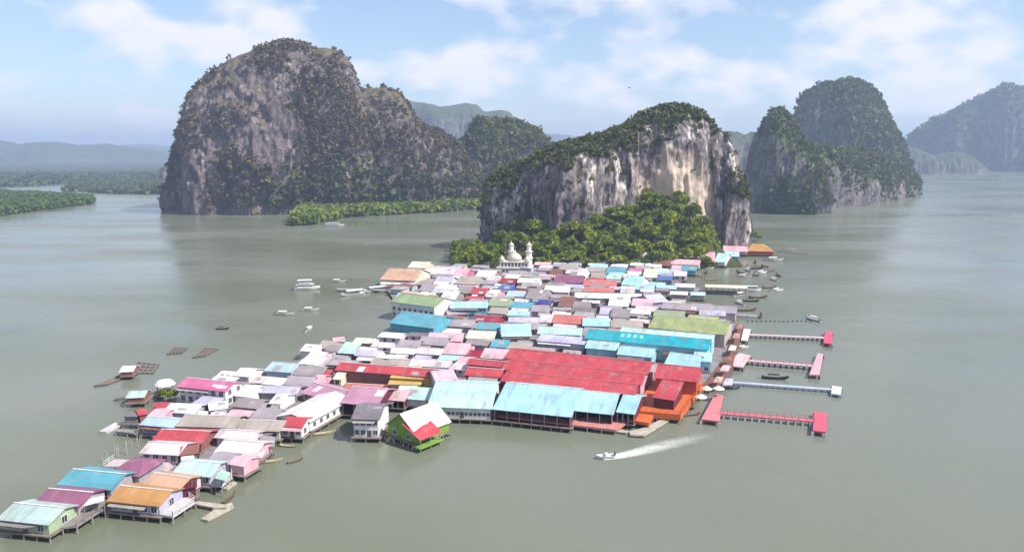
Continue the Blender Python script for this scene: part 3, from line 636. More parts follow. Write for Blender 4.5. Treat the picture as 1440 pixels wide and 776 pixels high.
DATA = """
-6 730 68 738 710 mgrey pgreen w=3 s=1 sw=1|pale mint roofed house with lime green gable end, nearest the lower left corner
46 708 110 714 689 mauve lil w=3 s=1|mauve roofed pier house between the mint and the teal roofed ones
79 681 156 689 662.5 teal lil s=1 w=4|bright teal blue roofed house standing over open water
149 704 224 712 686 orange lav w=5 s=1 sw=1|orange roofed house with lavender walls over the water
196 684 249 692 668 peach vpink s=0|peach pink roof directly behind the orange roofed house
252 688 277 684 674 maroon maroon s=1 t=h|small dark maroon house beside the peach roof
240 667 297 670.5 649 mint lav w=4 s=1 sw=1|mint white roofed house with lavender walls and a railed terrace
150 666 196 670 646 mauve lil t=h s=1 w=2|mauve hipped roof house behind the teal roofed one
195 637 251 640 622 vpink vpink w=4|pale pink roofed house with dark windows in front of the bright red roof
212 620 284 623.5 604.5 red brown s=1|bright red roofed house near the bare stakes
252 640 279 637 626 brown maroon w=2|low rust brown house right of the red roofed one
195 597 243 601 587 lblue lav w=4 s=1|blue grey long roof above the walkway to the floating platform
247 599 328 601.5 584 beige beige w=5|long beige grey roof left of the cream one
206 587 228 586 575 lpink lpink|light pink roof at the start of the blue grey one
213 573 232 573 566 red lpink|small red roof beside the white lilac roof
195 584 209 581 575 red brown|faded red shed roof nearest the dark canopy hut
228 579 274 581.5 568 white lav|white lilac roof in front of the pink roofed two storey house
300 615 356 619 605 vpink vpink|pale pink roof behind the one with grey patches
300 636 358 641 620 vpink lpink w=3 s=1|larger pale pink roof with grey patches by the white tarpaulin
290 649 322 652 637 lil lil|lilac grey roof beside the mint white roofed house
320 652 343 656 642 lpink lpink s=1|small pink lean-to over the water
332 604 394 606.5 591 beige vpink s=1 w=4|broad cream grey roof left of the small red roofed house
350 588 386 591.5 575 lil lil|mauve grey roof behind the broad cream one
294 577 321 573 565 white white|white roof between the lilac lean-to and the mauve grey roof
295 584 312 584 579 white white t=s|little white flat roof in front of the white roof
318 584.5 350 584.5 577 lpink brown|faded pink roof between white and mauve grey roofs
247 543.5 317 550.5 534 pink white2 f=2 w=6 sw=2 s=1|two storey white house with hot pink roof
269 567 301 570.5 557.5 lav grey t=s|lilac lean-to roof against the pink roofed house
295 534 328 537 529 white white t=s|white strip of roof behind the hot pink one
328 556 351 558.7 542 white white|bright white square roof right of the hot pink roofed house
327 529 350 529 517.5 white white|topmost white roof at the water's edge behind the hot pink roof
352 538 367 538.5 529 vpink vpink|small pale pink roof next to the topmost white roof
324 572 362 574 561 grey lil|mauve grey flat roof in front of the bright white square roof
371 522 410 523 510 lblue lblue|pale blue roof at the village's left edge
368 540.5 395 541 531 white white|small white roof in front of the pale blue one
396 541 436 543 529 lil lil|dull mauve roof right of the small white one
412 527 452 529 515 grey grey|grey roof right of the pale blue one
363 552 418 553.5 543 lav grey|lavender grey roof behind the white gabled hall
421 494 444 494 484 white white s=1|white roof at the water's edge by the tents
444 490 466 490 479 beige beige s=1|dusty beige roof beside the white one at the water's edge
429 503 453 505 494 vpink vpink|whitish tin roof over the canvas tents
474 496 498 497.5 481 mint maroon open=1|aqua mint roof with dark maroon front
456 493 476 495 485 grey maroon|grey roof left of the aqua mint one
469 481 486 479.5 474 lpink lil s=1|pale pink waterside roof behind the aqua mint one
498 499 522 500 488 white lil|white roof among white canvases right of the aqua mint roof
437 538 450 538.5 527 lpink lpink|little pink roof beside the cream front
450 527 462 527.5 520 red lpink t=s|little red roof by the cream front
467 533 480 533.5 516 cream cream w=1 f=1|narrow cream fronted house at the end of the long red roof
377 568 394 567 554 white white|small white house behind the white gabled hall
422 552 476 566 544 rose lil w=5|pink roof sweeping down behind the white gabled hall
493 589 534 590 568 dgrey white2 f=2 w=4 s=1 ze=6|white waterside block under a grey gable roof, standing alone in front
478 566 530 571 545 rose maroon ze=4.6 open=1|faded rose roof with dark maroon front behind the waterside block
477 556 530 559 540 sal lpink|salmon pink roof below the long red one
470 520 612 531 514 red brown ze=5.2|very long narrow bright red roof
548 531 610 534 525 yellow yellow ze=4.6|long yellow roof under the very long red one
545 540 592 541 534 yellow beige t=s|buff yellow lean-to below the long yellow roof
540 562 569 564 549 lpink maroon open=1|pink roof between rose roof and mint market roof
566 560 602 563 545 mint white|pale mint roof at the left of the mint market hall
612 533 644 536 520 lpink lav w=4 f=2 rot=20|pink roofed house with violet windows left of the school halls
498 500 532 502 492 lav lil|lavender roof near the white canvases
556 488 586 489 478 lil lil|mauve roof near the bay left of the salmon area
548 496 582 498 489 white lil|bright white long roof facing the bay
582 497 620 499 489 vpink grey|greyish pink roof in a row above the long red roof
520 511 574 514 504 beige beige|dusty beige roof directly behind the left part of the long red roof
574 514 632 517 505 vpink beige|pale pink strip of roof behind the right part of the long red roof
586 484 625 486 474 lil grey|lilac grey roof with dark eave near the bay
622 497 655 499 482 lpink lpink|large light pink roof left of the crimson annexe
600 479 650 480 468 lpink lil|rose tinted roof on the bay side
640 512 660 513 501 lpink lpink|little pink roof between long red roof and school
600 571.5 692 575 537 mint white2 w=14 s=1 ze=4.3 cat=hall name=market_hall pitch=15|long mint white market hall with a row of dark windows
692 575 804 586.5 542 blue maroon s=1 open=1 ze=4.3 cat=hall name=market_hall pitch=15|light blue hall with a dark open front on the water
806 577 863 583 551 aqua maroon s=1 open=1 ze=4.3 cat=hall name=market_hall pitch=15|aqua hall right of the light blue one
866 579 893 582.5 556 blue maroon open=1 ze=4.3 cat=hall name=market_hall pitch=15|short blue hall beside the orange school deck
708 503 912 525 499.5 red lpink ze=6.5 cat=school name=school_hall pitch=13 cap=1|rearmost of the three long red roofed school halls
704 519 903 541 515 red lpink ze=6.3 cat=school name=school_hall pitch=13 cap=1|middle one of the three long red roofed school halls
703 535.5 893 555.5 531 red crim ze=6.1 cat=school name=school_hall pitch=13 cap=1|front one of the three long red roofed school halls
652 527 704 531 517.5 red crim ze=5.5|red roofed left wing of the front school hall
655 512 711 517 506 red crim ze=5.5|red roofed left wing behind the first one
655 503 674 503.5 492 crim maroon|small crimson roof left of the school halls
675 504 711 504 490 lpink lpink|light pink roof between crimson roof and school
919 531 982 537.5 514 red orangew ze=6.6 sw=2 cat=school name=school_hall|red roofed school building with orange walls
821 475.5 997 492 469.5 turq aqua ze=6.6 cat=hall name=hall pitch=15|long bright turquoise roofed hall with white marks
870 469 1003 481 465 mint aqua ze=7.0 cat=hall name=hall pitch=15|pale aqua ridge roof behind the turquoise hall
867 498 918 503 488 blue aqua ze=5|light blue roof between turquoise hall and school roofs
934 511 980 517 497.5 blue blue ze=5|sky blue roof by the right end of the turquoise hall
975 507 1001 509 495 aqua blue ze=5 w=2|white aqua roof at the right end below the turquoise hall
822 489 868 493 480 aqua aqua ze=5|pale aqua roof below the left of the turquoise hall
902 490 975 496 486 aqua aqua ze=5|narrow aqua strip roof below the turquoise hall
755 469 818 471.5 460 mint white ze=6|mint white roof over the blue grey lean-to with windows
754 479 823 484.5 472 lav lav t=s w=7 ze=5.2|blue grey lean-to with a row of dark windows
705 473 748 472.5 455 aqua beige ze=5 w=2|hipped aqua roof with beige wall behind the school halls
668 463 702 463.5 454 teal teal|teal roof just in front of the crimson long roof
688 488 712 488.5 477 teal teal|teal roof between cream roof and school
655 475.5 695 477 465 cream white|cream greenish roof below the teal one
664 452 702 453.5 443.5 crim crim|deep crimson long roof behind the teal one
911 460.5 1021 471 447 olive beige ze=6 cat=hall name=hall pitch=13|big olive green roofed hall by the right shore
919 444 963 446.5 437 pgreen pgreen ze=5|green grey roof behind the big olive hall
965 451 1008 455 444 lime olive ze=6.6|lime yellow roof on the big olive hall's far side
930 433.5 1036 441 428 lil lil ze=5|long lilac roof behind the olive hall
983 443 1021 444 436 lav white ze=5|white lilac roof at the right behind the olive hall
888 430 917 430.5 420 lpink lpink|pink roof left of the long lilac one
917 426 941 424 414 lav lav|white lilac roof next to the pink one by the inlet
881 441 915 441.5 434 white white|white roof in front of the pink one left of the lilac roof
855 430 884 430.5 416 white white|large white roof left of the pink one
548 424 611 432 415 green white2 w=8 f=2 ze=7.6 cat=school name=school|two storey school with pale green roof and rows of blue windows
546 454 610 462 441 teal teal s=1 f=1 ze=4.6 w=0|sea blue long roof under the green roofed school
612 440 634 438 427 white white|white gabled roof right of the green roofed school
534 393 584 395 378 peach cream s=1 w=3 ze=5|large light orange roof at the far left shore
534 399 582 400 396.5 white white t=s w=5|white awning roof in front of the light orange one
573 377 600 376 368 cream cream|cream roof behind the light orange one
600 386 638 386 376 vpink lil|long pale pink roof right of the light orange one
637 389 654 389 378 lpink pink|pink gabled house left of the trees
588 409 607 409 399 lil lil|mauve roof below the light orange one
611 408 638 407 400 white white|white roof left of the pink gable house
618 421 640 420 409 white grey|white roof above the school's blue glazed block
586 418 609 418 411 cream olive|cream yellow roof right of the green school roof
610 397 634 397 389 lav white w=3|lilac roofed white house with dark windows
660 413 682 413.5 405 red lpink|red pink roof left of the royal blue one
682 417 697 418 407 vpink lpink|pinkish white gable next to the red pink roof
701 398 722 398.5 391.5 crim crim|small crimson roof in front of the mosque
701 407 721 407.5 400 royal navy|royal blue roof below the small crimson one
711 416 737 417.5 409 lblue lblue|light blue roof right of the royal blue one
727 397 758 398.5 391 white white w=3|white long roof right of the small crimson one
684 394 702 394 388 vpink vpink|pale roof at the mosque's left corner
668 389 694 389.5 380 white grey|white roof left of the mosque
640 399 672 400 389 beige beige|dull beige roof far left of the mosque
642 412 660 412 402 grey grey|grey roof left of the red pink one
685 430 713 430.5 418 pgreen pgreen|greenish grey flat roof between blue roofs and crimson long roof
744 427 775 427.5 421 navy lil|violet blue roof in the middle of the grey ones
738 420 769 420 407 grey grey|mid grey roof behind the violet blue one
745 438 770 438.5 429 lil lav|lilac roof in front of the violet blue one
714 453 759 454 446 lav white w=4|long white lilac roof behind the hipped aqua one
785 379.5 811 380 371 beige beige|grey beige roof against the trees
772 386 787 386 378 brown brown|rusty roof at the trees' edge
778 397 819 398.5 387 mauve mauve|long dusty mauve roof
800 389 814 389.5 382 grey grey|grey small roof above the dusty mauve one
810 390 823 390 378 white white|narrow white house at the trees' edge
822 382 853 382.5 376 beige lil|beige mauve roof at the trees' edge
830 391 850 391 383 beige beige|beige roof above the orange red one
852 384 879 385 376 teal teal|teal roof by the trees
852 392 873 392.5 386 mint mint|mint roof below the teal one by the trees
820 401.5 867 403 394 sal orangew|long orange red roof
822 410 864 411 404 sal lpink|salmon roof below the orange red one
764 410 800 411 402 white grey|white long roof below the dusty mauve one
808 418.5 881 420 412 white mint w=4|very long white roof below the salmon one
784 431 805 431 417 brown brown|mauve red roof left of the very long white one
805 432 829 432.5 424 grey grey|grey roof right of the mauve red one
842 442 859 442.5 433 lav lil|pale lilac roof in the middle of the village
858 446 885 446.5 434 grey grey|concrete grey roof left of the olive hall
776 453.5 819 456 443 sal brown w=5|salmon roof with dark openings left of the pale blue roof
775 446 801 446.5 439 cream cream|cream roof behind the salmon one with dark openings
756 453 775 453.5 442 vpink lil w=2|pale pinkish house left of the salmon one
819 458 859 459 447 aqua aqua|pale blue roof right of the salmon one
859 460 905 461 451 beige beige|greenish beige roof with white litter
873 400 900 402 388 aqua white|white aqua roof in front of the pink terrace house
872 411 892 412 402 vpink grey|greyish white roof in front of the white aqua one
892 407 920 407.5 400 aqua lblue|aqua white roof at the root of the covered pier
629 443 662 441 434 lil grey|lilac grey roof right of the white gable by the school
630 460 664 459 450 lil lil|dull lilac roof left of the deep crimson one
686 441 711 441 432 beige beige|beige roof behind the deep crimson one
632 433 686 433 424 aqua teal f=2 w=9|low aqua block with a long band of dark windows
897 371.5 918 371.5 364 white white t=f|white lower storey roof of the pavilion by the trees
933 362 948 362 356 mint mint|small mint roof at the trees' right edge
950 363 973 363.5 354 lav lav|lilac white roof near the cliff foot
918 373 943 373.5 366 brown brown|rust brown roof near the cliff foot
942 371 984 373 365 lpink white|long pink white roof near the cliff foot
958 380 980 381 374 teal teal s=1|teal roof over the inlet
944 381 958 381.5 373 lpink lpink|pink roof left of the teal one over the inlet
883 383 903 383.5 377 pink pink|hot pink terrace house roof by the trees
904 390 924 390.5 378 cream cream|cream white house with roof litter
924 386 947 386.5 379 lblue lblue|pale blue upper roof above the bright blue house
924 394 946 394.5 388 royal royal w=3|bright blue house near the inlet
947 388 966 388.5 381 vpink white s=1 w=2|white house on stilts at the inlet
973 368 1006 368.5 354 lpink mauve s=1|big pink house over the inlet
1004 368 1020 369 356 mint white s=1|mint white house right of the big pink one
1015 360 1040 361 353 mint teal s=1|mint roof left of the orange pier hall
1017 353 1052 354 346 lpink lpink|pale pink roof against the cliff beside the orange hall
1049 353 1089 354 343 orange orangew s=1 t=h|orange hipped hall at the far right tip of the village
"""
for ln in DATA.strip().splitlines():
    a, label = ln.split('|'); q = a.split(); kw = {}
    for x in q[7:]:
        k, v = x.split('=')
        kw[k] = v if k in ('t', 'cat', 'name') else (float(v) if k in ('ze', 'pitch', 'rot') else int(v))
    house(*map(float, q[:5]), q[5], q[6], label, **kw)
# ------------------------------------------------------------------ buildings with their own shape
def side_row(T, X, Y, base, n, tall=0):
    for i in range(n): add_window(T, X - .55 + .05, -Y + 1 + (2 * Y - 2) * (i + .5) / n, base + 1.35, R(90), tall, 1.05)
T, X, Y, ze, hr, base = house(386, 588, 436, 591, 560, 'white', 'white2', 'big white gabled hall with a long windowed side on the water', t='p', rot=-21, dep_=19, pitch=15, s=1, ze=4.0, cat='hall', name='hall', w=2)
side_row(T, X, Y, base, 6)
T, X, Y, ze, hr, base = house(393.6, 599, 425, 601, 586, 'red', 'white2', 'small white house with rose red roof at the waterfront', s=1, w=3, sw=2, ze=4.0)
MB().slab([(-X, -Y - 1.2, ze - .55), (X, -Y - 1.2, ze - .55), (X, -Y + .3, ze - .2), (-X, -Y + .3, ze - .2)], .1).build('awning', roof_mat(PAL['lpink']), T)
house(401, 586, 428, 587.5, 579, 'vpink', 'vpink', 'pale pink roof behind the small rose red roofed waterfront house')
# lime green fronted house on stilts
T, X, Y, ze, hr, base = house(541, 601, 585, 608, 575, 'vpink', 'lgreen', 'house with lime green gable front and pink and red roof on slanted stilts', t='p', dep_=12, pitch=36, s=1, ze=3.7, w=2, rot=-40)
hp = X * math.tan(R(36))
MB().slab([(-X - .02, -Y - .02, ze + .04), (-.02, -Y - .02, ze + hp + .04), (-.02, Y + .02, ze + hp + .04), (-X - .02, Y + .02, ze + .04)], .1).build('roof', roof_mat(PAL['red']), T)['label'] = 'red left slope of the roof'
MB().slab([(X * .25, -Y - .6, ze + hp * .5), (X + 2.0, -Y - .6, ze - .5), (X + 2.0, Y * .1, ze - .5), (X * .25, Y * .1, ze + hp * .62)], .1).build('porch_roof', roof_mat(PAL['red']), T)
pb = MB().box((X + 1, -Y * .5, base - .15), (2.6, Y * 1.3, .25)); pb.build('porch_floor', plain('lime_paint', PAL['lgreen'], .7), T)
for yy in (-Y - .3, -Y * .5, .2): link('post', POST, T, (X + 1.8, yy, ze - .6), 0, (.8, .8, 4.2))
bx_ = MB()
for i in range(4):
    x = -X + .6 + i * (2 * X - 1.2) / 3; bx_ = MB().bar((x, -Y - .6, -.6), (x - 1.0, -Y + .3, base - .2), .16); bx_.build('brace', plain('white_paint', 'f4f4f2', .6), T)
# orange school deck with projecting roof
org = plain('orange_paint', 'e8743c', .6, .2); dkorg = plain('orange_shade_paint', 'c85a2c', .7, .25)
def deck(poly, z, mat, label, cat='terrace', name='terrace', th=.35, rail=None, stilts=True, grp=None, edges=None):
    P = [G(x, y, z) for x, y in poly]; c = sum(P) / len(P)
    T = thing(name, label, cat, (c[0], c[1], 0), 0, grp); q = [(p[0] - c[0], p[1] - c[1]) for p in P]
    MB().prism(q, z - th, z).build('deck', mat, T)
    n = len(q)
    if stilts:
        for i in range(n):
            a, b = q[i], q[(i + 1) % n]; L = math.hypot(b[0] - a[0], b[1] - a[1]); k = max(1, int(L / 3))
            add_stilts(T, [(a[0] + (b[0] - a[0]) * j / k, a[1] + (b[1] - a[1]) * j / k) for j in range(k)], z - th)
    if rail is not None:
        rb = MB()
        for i in (edges if edges is not None else range(n)):
            a, b = q[i], q[(i + 1) % n]; L = math.hypot(b[0] - a[0], b[1] - a[1]); k = max(1, int(L / 1.6))
            for h in (.5, 1.0): rb.bar((a[0], a[1], z + h), (b[0], b[1], z + h), .07)
            for j in range(k + 1): rb.bar((a[0] + (b[0] - a[0]) * j / k, a[1] + (b[1] - a[1]) * j / k, z), (a[0] + (b[0] - a[0]) * j / k, a[1] + (b[1] - a[1]) * j / k, z + 1.05), .09)
        rb.build('railing', rail, T)
    return T, q, z
wp = plain('white_paint', 'f4f4f2', .6)
deck([(891, 577), (957, 583), (989, 541), (975, 536), (918, 534)], 2.6, org, 'bright orange school deck around the projecting red roof', th=1.6, rail=org, edges=[0, 1])
house(917, 558.5, 949, 563, 535, 'red', 'maroon', 'projecting red roofed hall standing on the orange deck', t='s', ze=5.4, pitch=9, cat='school', name='school_hall', dmax=16)
deck([(884, 590), (913, 594.5), (919, 583), (889, 580)], 2.0, org, 'small orange landing below the school deck', th=.8)
deck([(690, 583), (806, 597), (812, 590), (700, 577)], 1.7, plain('rose_boards', 'd8938c', .7), 'long rose coloured walkway in front of the light blue hall', rail=plain('rose_rail', 'c87f78', .7), edges=[0])
deck([(806, 597), (866, 604), (890, 588), (862, 584), (812, 588)], 1.5, plain('rose_boards', 'd8938c', .7), 'rose coloured landing in front of the aqua hall', th=.5)
wb = plain('bleached_boards', 'c9bfae', .85, .4)
deck([(834, 602), (880, 608), (884, 605), (838, 599)], .6, wb, 'floating jetty of bleached boards by the rose landing', cat='jetty', name='jetty', th=.4, stilts=False)
deck([(886, 611), (906, 612), (939, 592), (930, 589), (905, 601), (885, 606)], .7, wb, 'slanting bleached jetty below the orange deck', cat='jetty', name='jetty', th=.4, stilts=False)
gb = plain('grey_boards', '9c9490', .85, .4)
deck([(88, 741), (108, 739), (150, 712), (146, 704), (118, 713)], 1.6, gb, 'weathered side deck of the mauve roofed pier house', rail=gb, edges=[1])
deck([(225, 723), (243, 726), (275, 705), (266, 698), (238, 703)], 1.6, plain('white_boards', 'dcd6da', .8), 'white railed terrace beside the orange roofed house', rail=wp, edges=[0, 1, 2])
deck([(296, 682), (312, 683), (327, 670), (323, 656), (306, 658)], 1.6, plain('white_boards', 'dcd6da', .8), 'white railed terrace beside the mint white roofed house', rail=wp, edges=[0, 1, 2])
deck([(146, 655), (160, 645), (236, 648), (244, 655), (236, 662), (190, 656)], 1.6, plain('pale_concrete', 'd6c6cc', .8, .3), 'pale concrete terrace behind the mauve hipped roof', rail=wp, edges=[0])
deck([(162, 606), (196, 610), (232, 613), (232, 609), (166, 602)], 1.2, gb, 'grey walkway out to the floating white platform')
deck([(139, 606), (150, 607), (171, 597), (162, 593.5)], .5, plain('white_boards', 'dcd6da', .8), 'white floating platform at the end of the grey walkway', cat='platform', name='platform', th=.5, stilts=False)
deck([(274, 708), (300, 713), (318, 713), (318, 709), (303, 707), (276, 704)], .9, wb, 'thin jetty leading off the white railed terrace', cat='jetty', name='jetty', th=.25)
deck([(283, 729), (292, 731), (329, 712), (326, 706), (306, 712)], .5, wb, 'floating plank raft at the end of the thin jetty', cat='raft', name='raft', th=.4, stilts=False)
deck([(313, 686), (320, 687), (333, 678), (327, 675)], .5, wb, 'small raft below the white railed terrace of the mint white house', cat='raft', name='raft', th=.4, stilts=False)

# pavilion with a two tiered white roof by the trees
g = G(907, 372, 0); T = thing('pavilion', 'white pavilion with a small pyramid roof at the foot of the trees', 'pavilion', g)
MB().lathe((0, 0, 5.2), [(3.6, 0), (3.3, .3), (1.6, 1.7), (.1, 2.6)], 6).build('roof', roof_mat(PAL['white']), T)
cb = MB()
for i in range(6): link('post', POST, T, (2.6 * math.cos(i * 1.047), 2.6 * math.sin(i * 1.047), 5.3), 0, (1, 1, 4))
# gazebo with round white canopy at the left
g = G(233, 556, 0); T = thing('gazebo', 'round white canopy on posts at the water left of the hot pink roofed house', 'gazebo', g)
MB().lathe((0, 0, 3.4), [(2.9, 0), (2.8, .25), (2.0, 1.1), (.15, 1.6)], 14).build('canopy', roof_mat(PAL['white']), T)
for i in range(6): link('post', POST, T, (2.3 * math.cos(i * 1.047), 2.3 * math.sin(i * 1.047), 3.5), 0, (.8, .8, 4.2))
MB().lathe((0, 0, 1.0), [(2.9, 0), (2.9, .25)], 14).build('floor', wood(), T)
for i, (px, py, s) in enumerate(((226, 557, .33), (230, 560, .3), (240, 560, .36), (246, 559, .28))):
    g = G(px, py, 1.0); tree(g[0], g[1], .6, s, i, 'bushy dark green pot plant around the round white canopy', 'plants around the round white canopy')

# mosque
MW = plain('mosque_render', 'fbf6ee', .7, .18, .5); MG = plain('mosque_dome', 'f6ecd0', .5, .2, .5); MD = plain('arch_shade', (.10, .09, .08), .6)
g = G(723, 386, 0); T = thing('mosque', 'white mosque with pale gold dome and two minarets at the cliff foot', 'mosque', (g[0], g[1], 0), R(-8))
MB().box((0, 5, 2.2), (20, 12, 3.4)).box((0, 5, 4.0), (20.6, 12.6, .3)).box((0, 5.4, 5.6), (17, 10, 3.0)).box((0, 5.4, 7.2), (17.6, 10.6, .35)).build('wall', MW, T)
db = MB().lathe((0, 5, 7.3), [(3.6, 0), (3.6, 1.0), (3.8, 1.1), (3.7, 1.9), (3.2, 2.9), (2.1, 3.9), (.9, 4.6), (.25, 5.3), (.1, 6.6)], 20); db.build('dome', MG, T, True)
for sx in (-1, 1):
    MB().lathe((sx * 7.4, 1.6, 7.3), [(1.5, 0), (1.5, .9), (1.6, 1.3), (1.2, 2.3), (.3, 3.0), (.08, 3.9)], 12).build('small_dome', MG, T, True)
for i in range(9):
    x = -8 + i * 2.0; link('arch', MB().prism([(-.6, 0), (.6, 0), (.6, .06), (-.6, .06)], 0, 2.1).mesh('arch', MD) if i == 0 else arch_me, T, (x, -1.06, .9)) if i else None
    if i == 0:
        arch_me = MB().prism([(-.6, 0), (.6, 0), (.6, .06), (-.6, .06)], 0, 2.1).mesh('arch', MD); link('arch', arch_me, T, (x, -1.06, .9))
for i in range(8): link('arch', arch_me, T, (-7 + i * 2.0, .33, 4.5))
for px_, dx in ((716, -2.9), (742, 7.6)):
    h = 17.4; mb = MB()
    mb.lathe((dx, 8.5, 0), [(2.0, 1), (1.9, 8.2), (2.5, 8.4), (2.5, 9.0), (1.75, 9.1), (1.65, 12.0), (2.2, 12.2), (2.2, 12.8), (1.45, 12.9), (1.35, 15.6)], 8)
    mn = mb.build('minaret', MW, T); MB().lathe((dx, 8.5, 15.6), [(1.45, 0), (1.6, .5), (1.3, 1.3), (.45, 2.0), (.1, 2.6), (.06, 3.4)], 12).build('minaret_cap', MG, mn, True)
MB().slab([(4, -1.5, 4.6), (13, -3.5, 4.0), (13.4, -1.5, 4.3), (4.4, .4, 4.9)], .2).build('side_roof', roof_mat(PAL['lav']), T)

# ------------------------------------------------------------------ boardwalk under the whole village
conc = plain('boardwalk_boards', '9a8f92', .9, .45, .25)
main_poly = [(250, 566), (330, 522), (374, 523), (425, 504), (470, 487), (545, 474), (640, 470), (616, 458), (556, 444), (556, 424), (540, 402), (566, 384), (640, 376), (700, 378), (780, 374), (860, 372), (900, 366), (950, 360), (1000, 362), (960, 374), (950, 387), (964, 392), (945, 402), (985, 405), (985, 409), (940, 417), (925, 425), (1034, 441), (1036, 452), (1020, 500), (1010, 520), (988, 540), (955, 570), (890, 578), (800, 586), (690, 575), (600, 572), (545, 562), (480, 570), (428, 590), (390, 602), (345, 632), (300, 648), (256, 640), (225, 632), (216, 615), (205, 596), (240, 580)]
def slab_struct(poly, z, th, mat, name='boardwalk'):
    mb = MB().prism([tuple(G(x, y, z)[:2]) for x, y in poly], z - th, z); struct(mb.build(name, mat))
slab_struct(main_poly, BOARD_Z, .35, conc)
slab_struct([(120, 722), (150, 708), (200, 672), (196, 656), (228, 636), (300, 648), (296, 664), (252, 684), (228, 704), (222, 714), (160, 716)], BOARD_Z - .006, .3, conc)
brown = plain('brown_boards', '8a5a4a', .85, .4)
deck([(988, 541), (1000, 527), (1020, 500), (1036, 455), (1046, 456), (1034, 497), (1030, 520), (1008, 545)], 1.55, brown, 'brown quay along the right shore of the village', cat='quay', name='quay')

# ------------------------------------------------------------------ piers
def pier(a, b, w, z, colr, label, heads, fl='f2e8ea', rail=None, roofed=None):
    A, B = G(a[0], a[1], z), G(b[0], b[1], z); c = (A + B) / 2; u = (B - A); L = np.linalg.norm(u); u /= L; ang = math.atan2(u[1], u[0])
    T = thing('pier', label, 'pier', (c[0], c[1], 0), ang); m = plain('pier_' + colr, colr, .6, .25)
    MB().box((0, 0, z - .15), (L, w, .3)).build('deck', m, T)
    n = int(L / 1.7); fm = plain('float_' + fl, fl, .5)
    pm = MB().box((0, 0, -.55), (.55, .3, 1.1)).mesh('pile', fm)
    for i in range(n):
        for sy in (-1, 1): link('pile', pm, T, (-L / 2 + (i + .5) * L / n, sy * (w / 2 - .1), z - .3))
    if rail:
        rb = MB()
        for sy in (-1, 1):
            rb.bar((-L / 2, sy * w / 2, z + .95), (L / 2, sy * w / 2, z + .95), .09)
            for i in range(n + 1): rb.bar((-L / 2 + i * L / n, sy * w / 2, z), (-L / 2 + i * L / n, sy * w / 2, z + .95), .1)
        rb.build('railing', plain('rail_' + rail, rail, .6), T)
    ca, sa = math.cos(-ang), math.sin(-ang)
    for poly, colh, nm in heads:
        P = [G(x, y, z + .05) - c for x, y in poly]
        MB().prism([(p[0] * ca - p[1] * sa, p[0] * sa + p[1] * ca) for p in P], z - .35, z + .05).build(nm, plain('pier_' + colh, colh, .6, .25), T)
        for p in P: link('pile', pm, T, (p[0] * ca - p[1] * sa, p[0] * sa + p[1] * ca, z - .3))
    return T, L, z
pier((1013, 580), (1144, 591), 2.0, 1.4, 'd97480', 'rose red pier nearest the viewer with a square head', [([(1143, 605), (1162, 607), (1163, 581), (1145, 578)], 'e2607a', 'pier_head'), ([(986, 589), (1012, 592), (1017, 556), (1006, 553)], 'e08a92', 'landing')], rail='d98890')
pier((1018, 536), (1170, 547), 1.5, 1.0, 'c9d6ec', 'pale blue floating pier with a white square head', [([(1169, 553), (1182, 554.5), (1184, 544), (1170, 542)], 'e4eef6', 'pier_head'), ([(1016, 541), (1030, 541), (1031, 532), (1018, 531)], 'd9d2ea', 'landing')], fl='9fb0cc')
pier((1046, 506), (1143, 514), 2.4, 1.4, 'e6b6c0', 'pale pink pier with a long slanted head', [([(1138, 526), (1152, 527), (1158, 498), (1150, 496)], 'eab4c2', 'pier_head'), ([(1024, 514), (1044, 516), (1056, 500), (1040, 496), (1030, 502)], 'f0cdd2', 'landing')], fl='5c4c50', rail='e6b6c0')
T, L, z = pier((1054, 470), (1160, 474.5), 1.9, 1.3, 'eccdd4', 'pale straight pier with a pink square head', [([(1158, 482), (1170, 483.5), (1171, 467), (1160, 465.5)], 'e8587c', 'pier_head'), ([(1042, 478), (1051, 479), (1056, 463), (1046, 462)], 'f6f0f2', 'landing')], fl='8c8890')
# covered pier on the right
g0, g1 = G(991, 409, 1.3), G(1050, 411, 1.3); c = (g0 + g1) / 2; L = np.linalg.norm(g1 - g0); u = (g1 - g0) / L
T = thing('covered_pier', 'covered pier with a long cream roof over dark water', 'pier', (c[0], c[1], 0), math.atan2(u[1], u[0]))
MB().box((0, 0, 1.2), (L, 4.5, .3)).build('deck', wood(), T)
MB().slab([(-L / 2, -3, 3.8), (L / 2, -3, 3.8), (L / 2, 0, 4.7), (-L / 2, 0, 4.7)], .14).slab([(-L / 2, .004, 4.7), (L / 2, .004, 4.7), (L / 2, 3, 3.8), (-L / 2, 3, 3.8)], .14).build('roof', roof_mat(PAL['cream']), T)
for i in range(8):
    for sy in (-1, 1): link('post', POST, T, (-L / 2 + .6 + i * (L - 1.2) / 7, sy * 2.1, 3.9), 0, (1, 1, 5))
def walkway(a, b, w, z, colr, label, rail=None):
    A, B = G(*a, z), G(*b, z); c = (A + B) / 2; u = B - A; L = np.linalg.norm(u); u /= L
    T = thing('walkway', label, 'walkway', (c[0], c[1], 0), math.atan2(u[1], u[0]))
    MB().box((0, 0, z - .13), (L, w, .26)).build('deck', plain('walk_' + colr, colr, .8, .3), T)
    n = max(2, int(L / 3))
    for i in range(n + 1):
        for sy in (-1, 1): link('stilt', POST, T, (-L / 2 + i * L / n, sy * (w / 2 - .15), z - .26), 0, (1, 1, z + 1))
    if rail:
        rb = MB()
        for sy in (-1, 1):
            rb.bar((-L / 2, sy * w / 2, z + 1), (L / 2, sy * w / 2, z + 1), .08)
            for i in range(2 * n + 1): rb.bar((-L / 2 + i * L / n / 2, sy * w / 2, z), (-L / 2 + i * L / n / 2, sy * w / 2, z + 1), .09)
        rb.build('railing', plain('rail_' + rail, rail, .6), T)
    return T
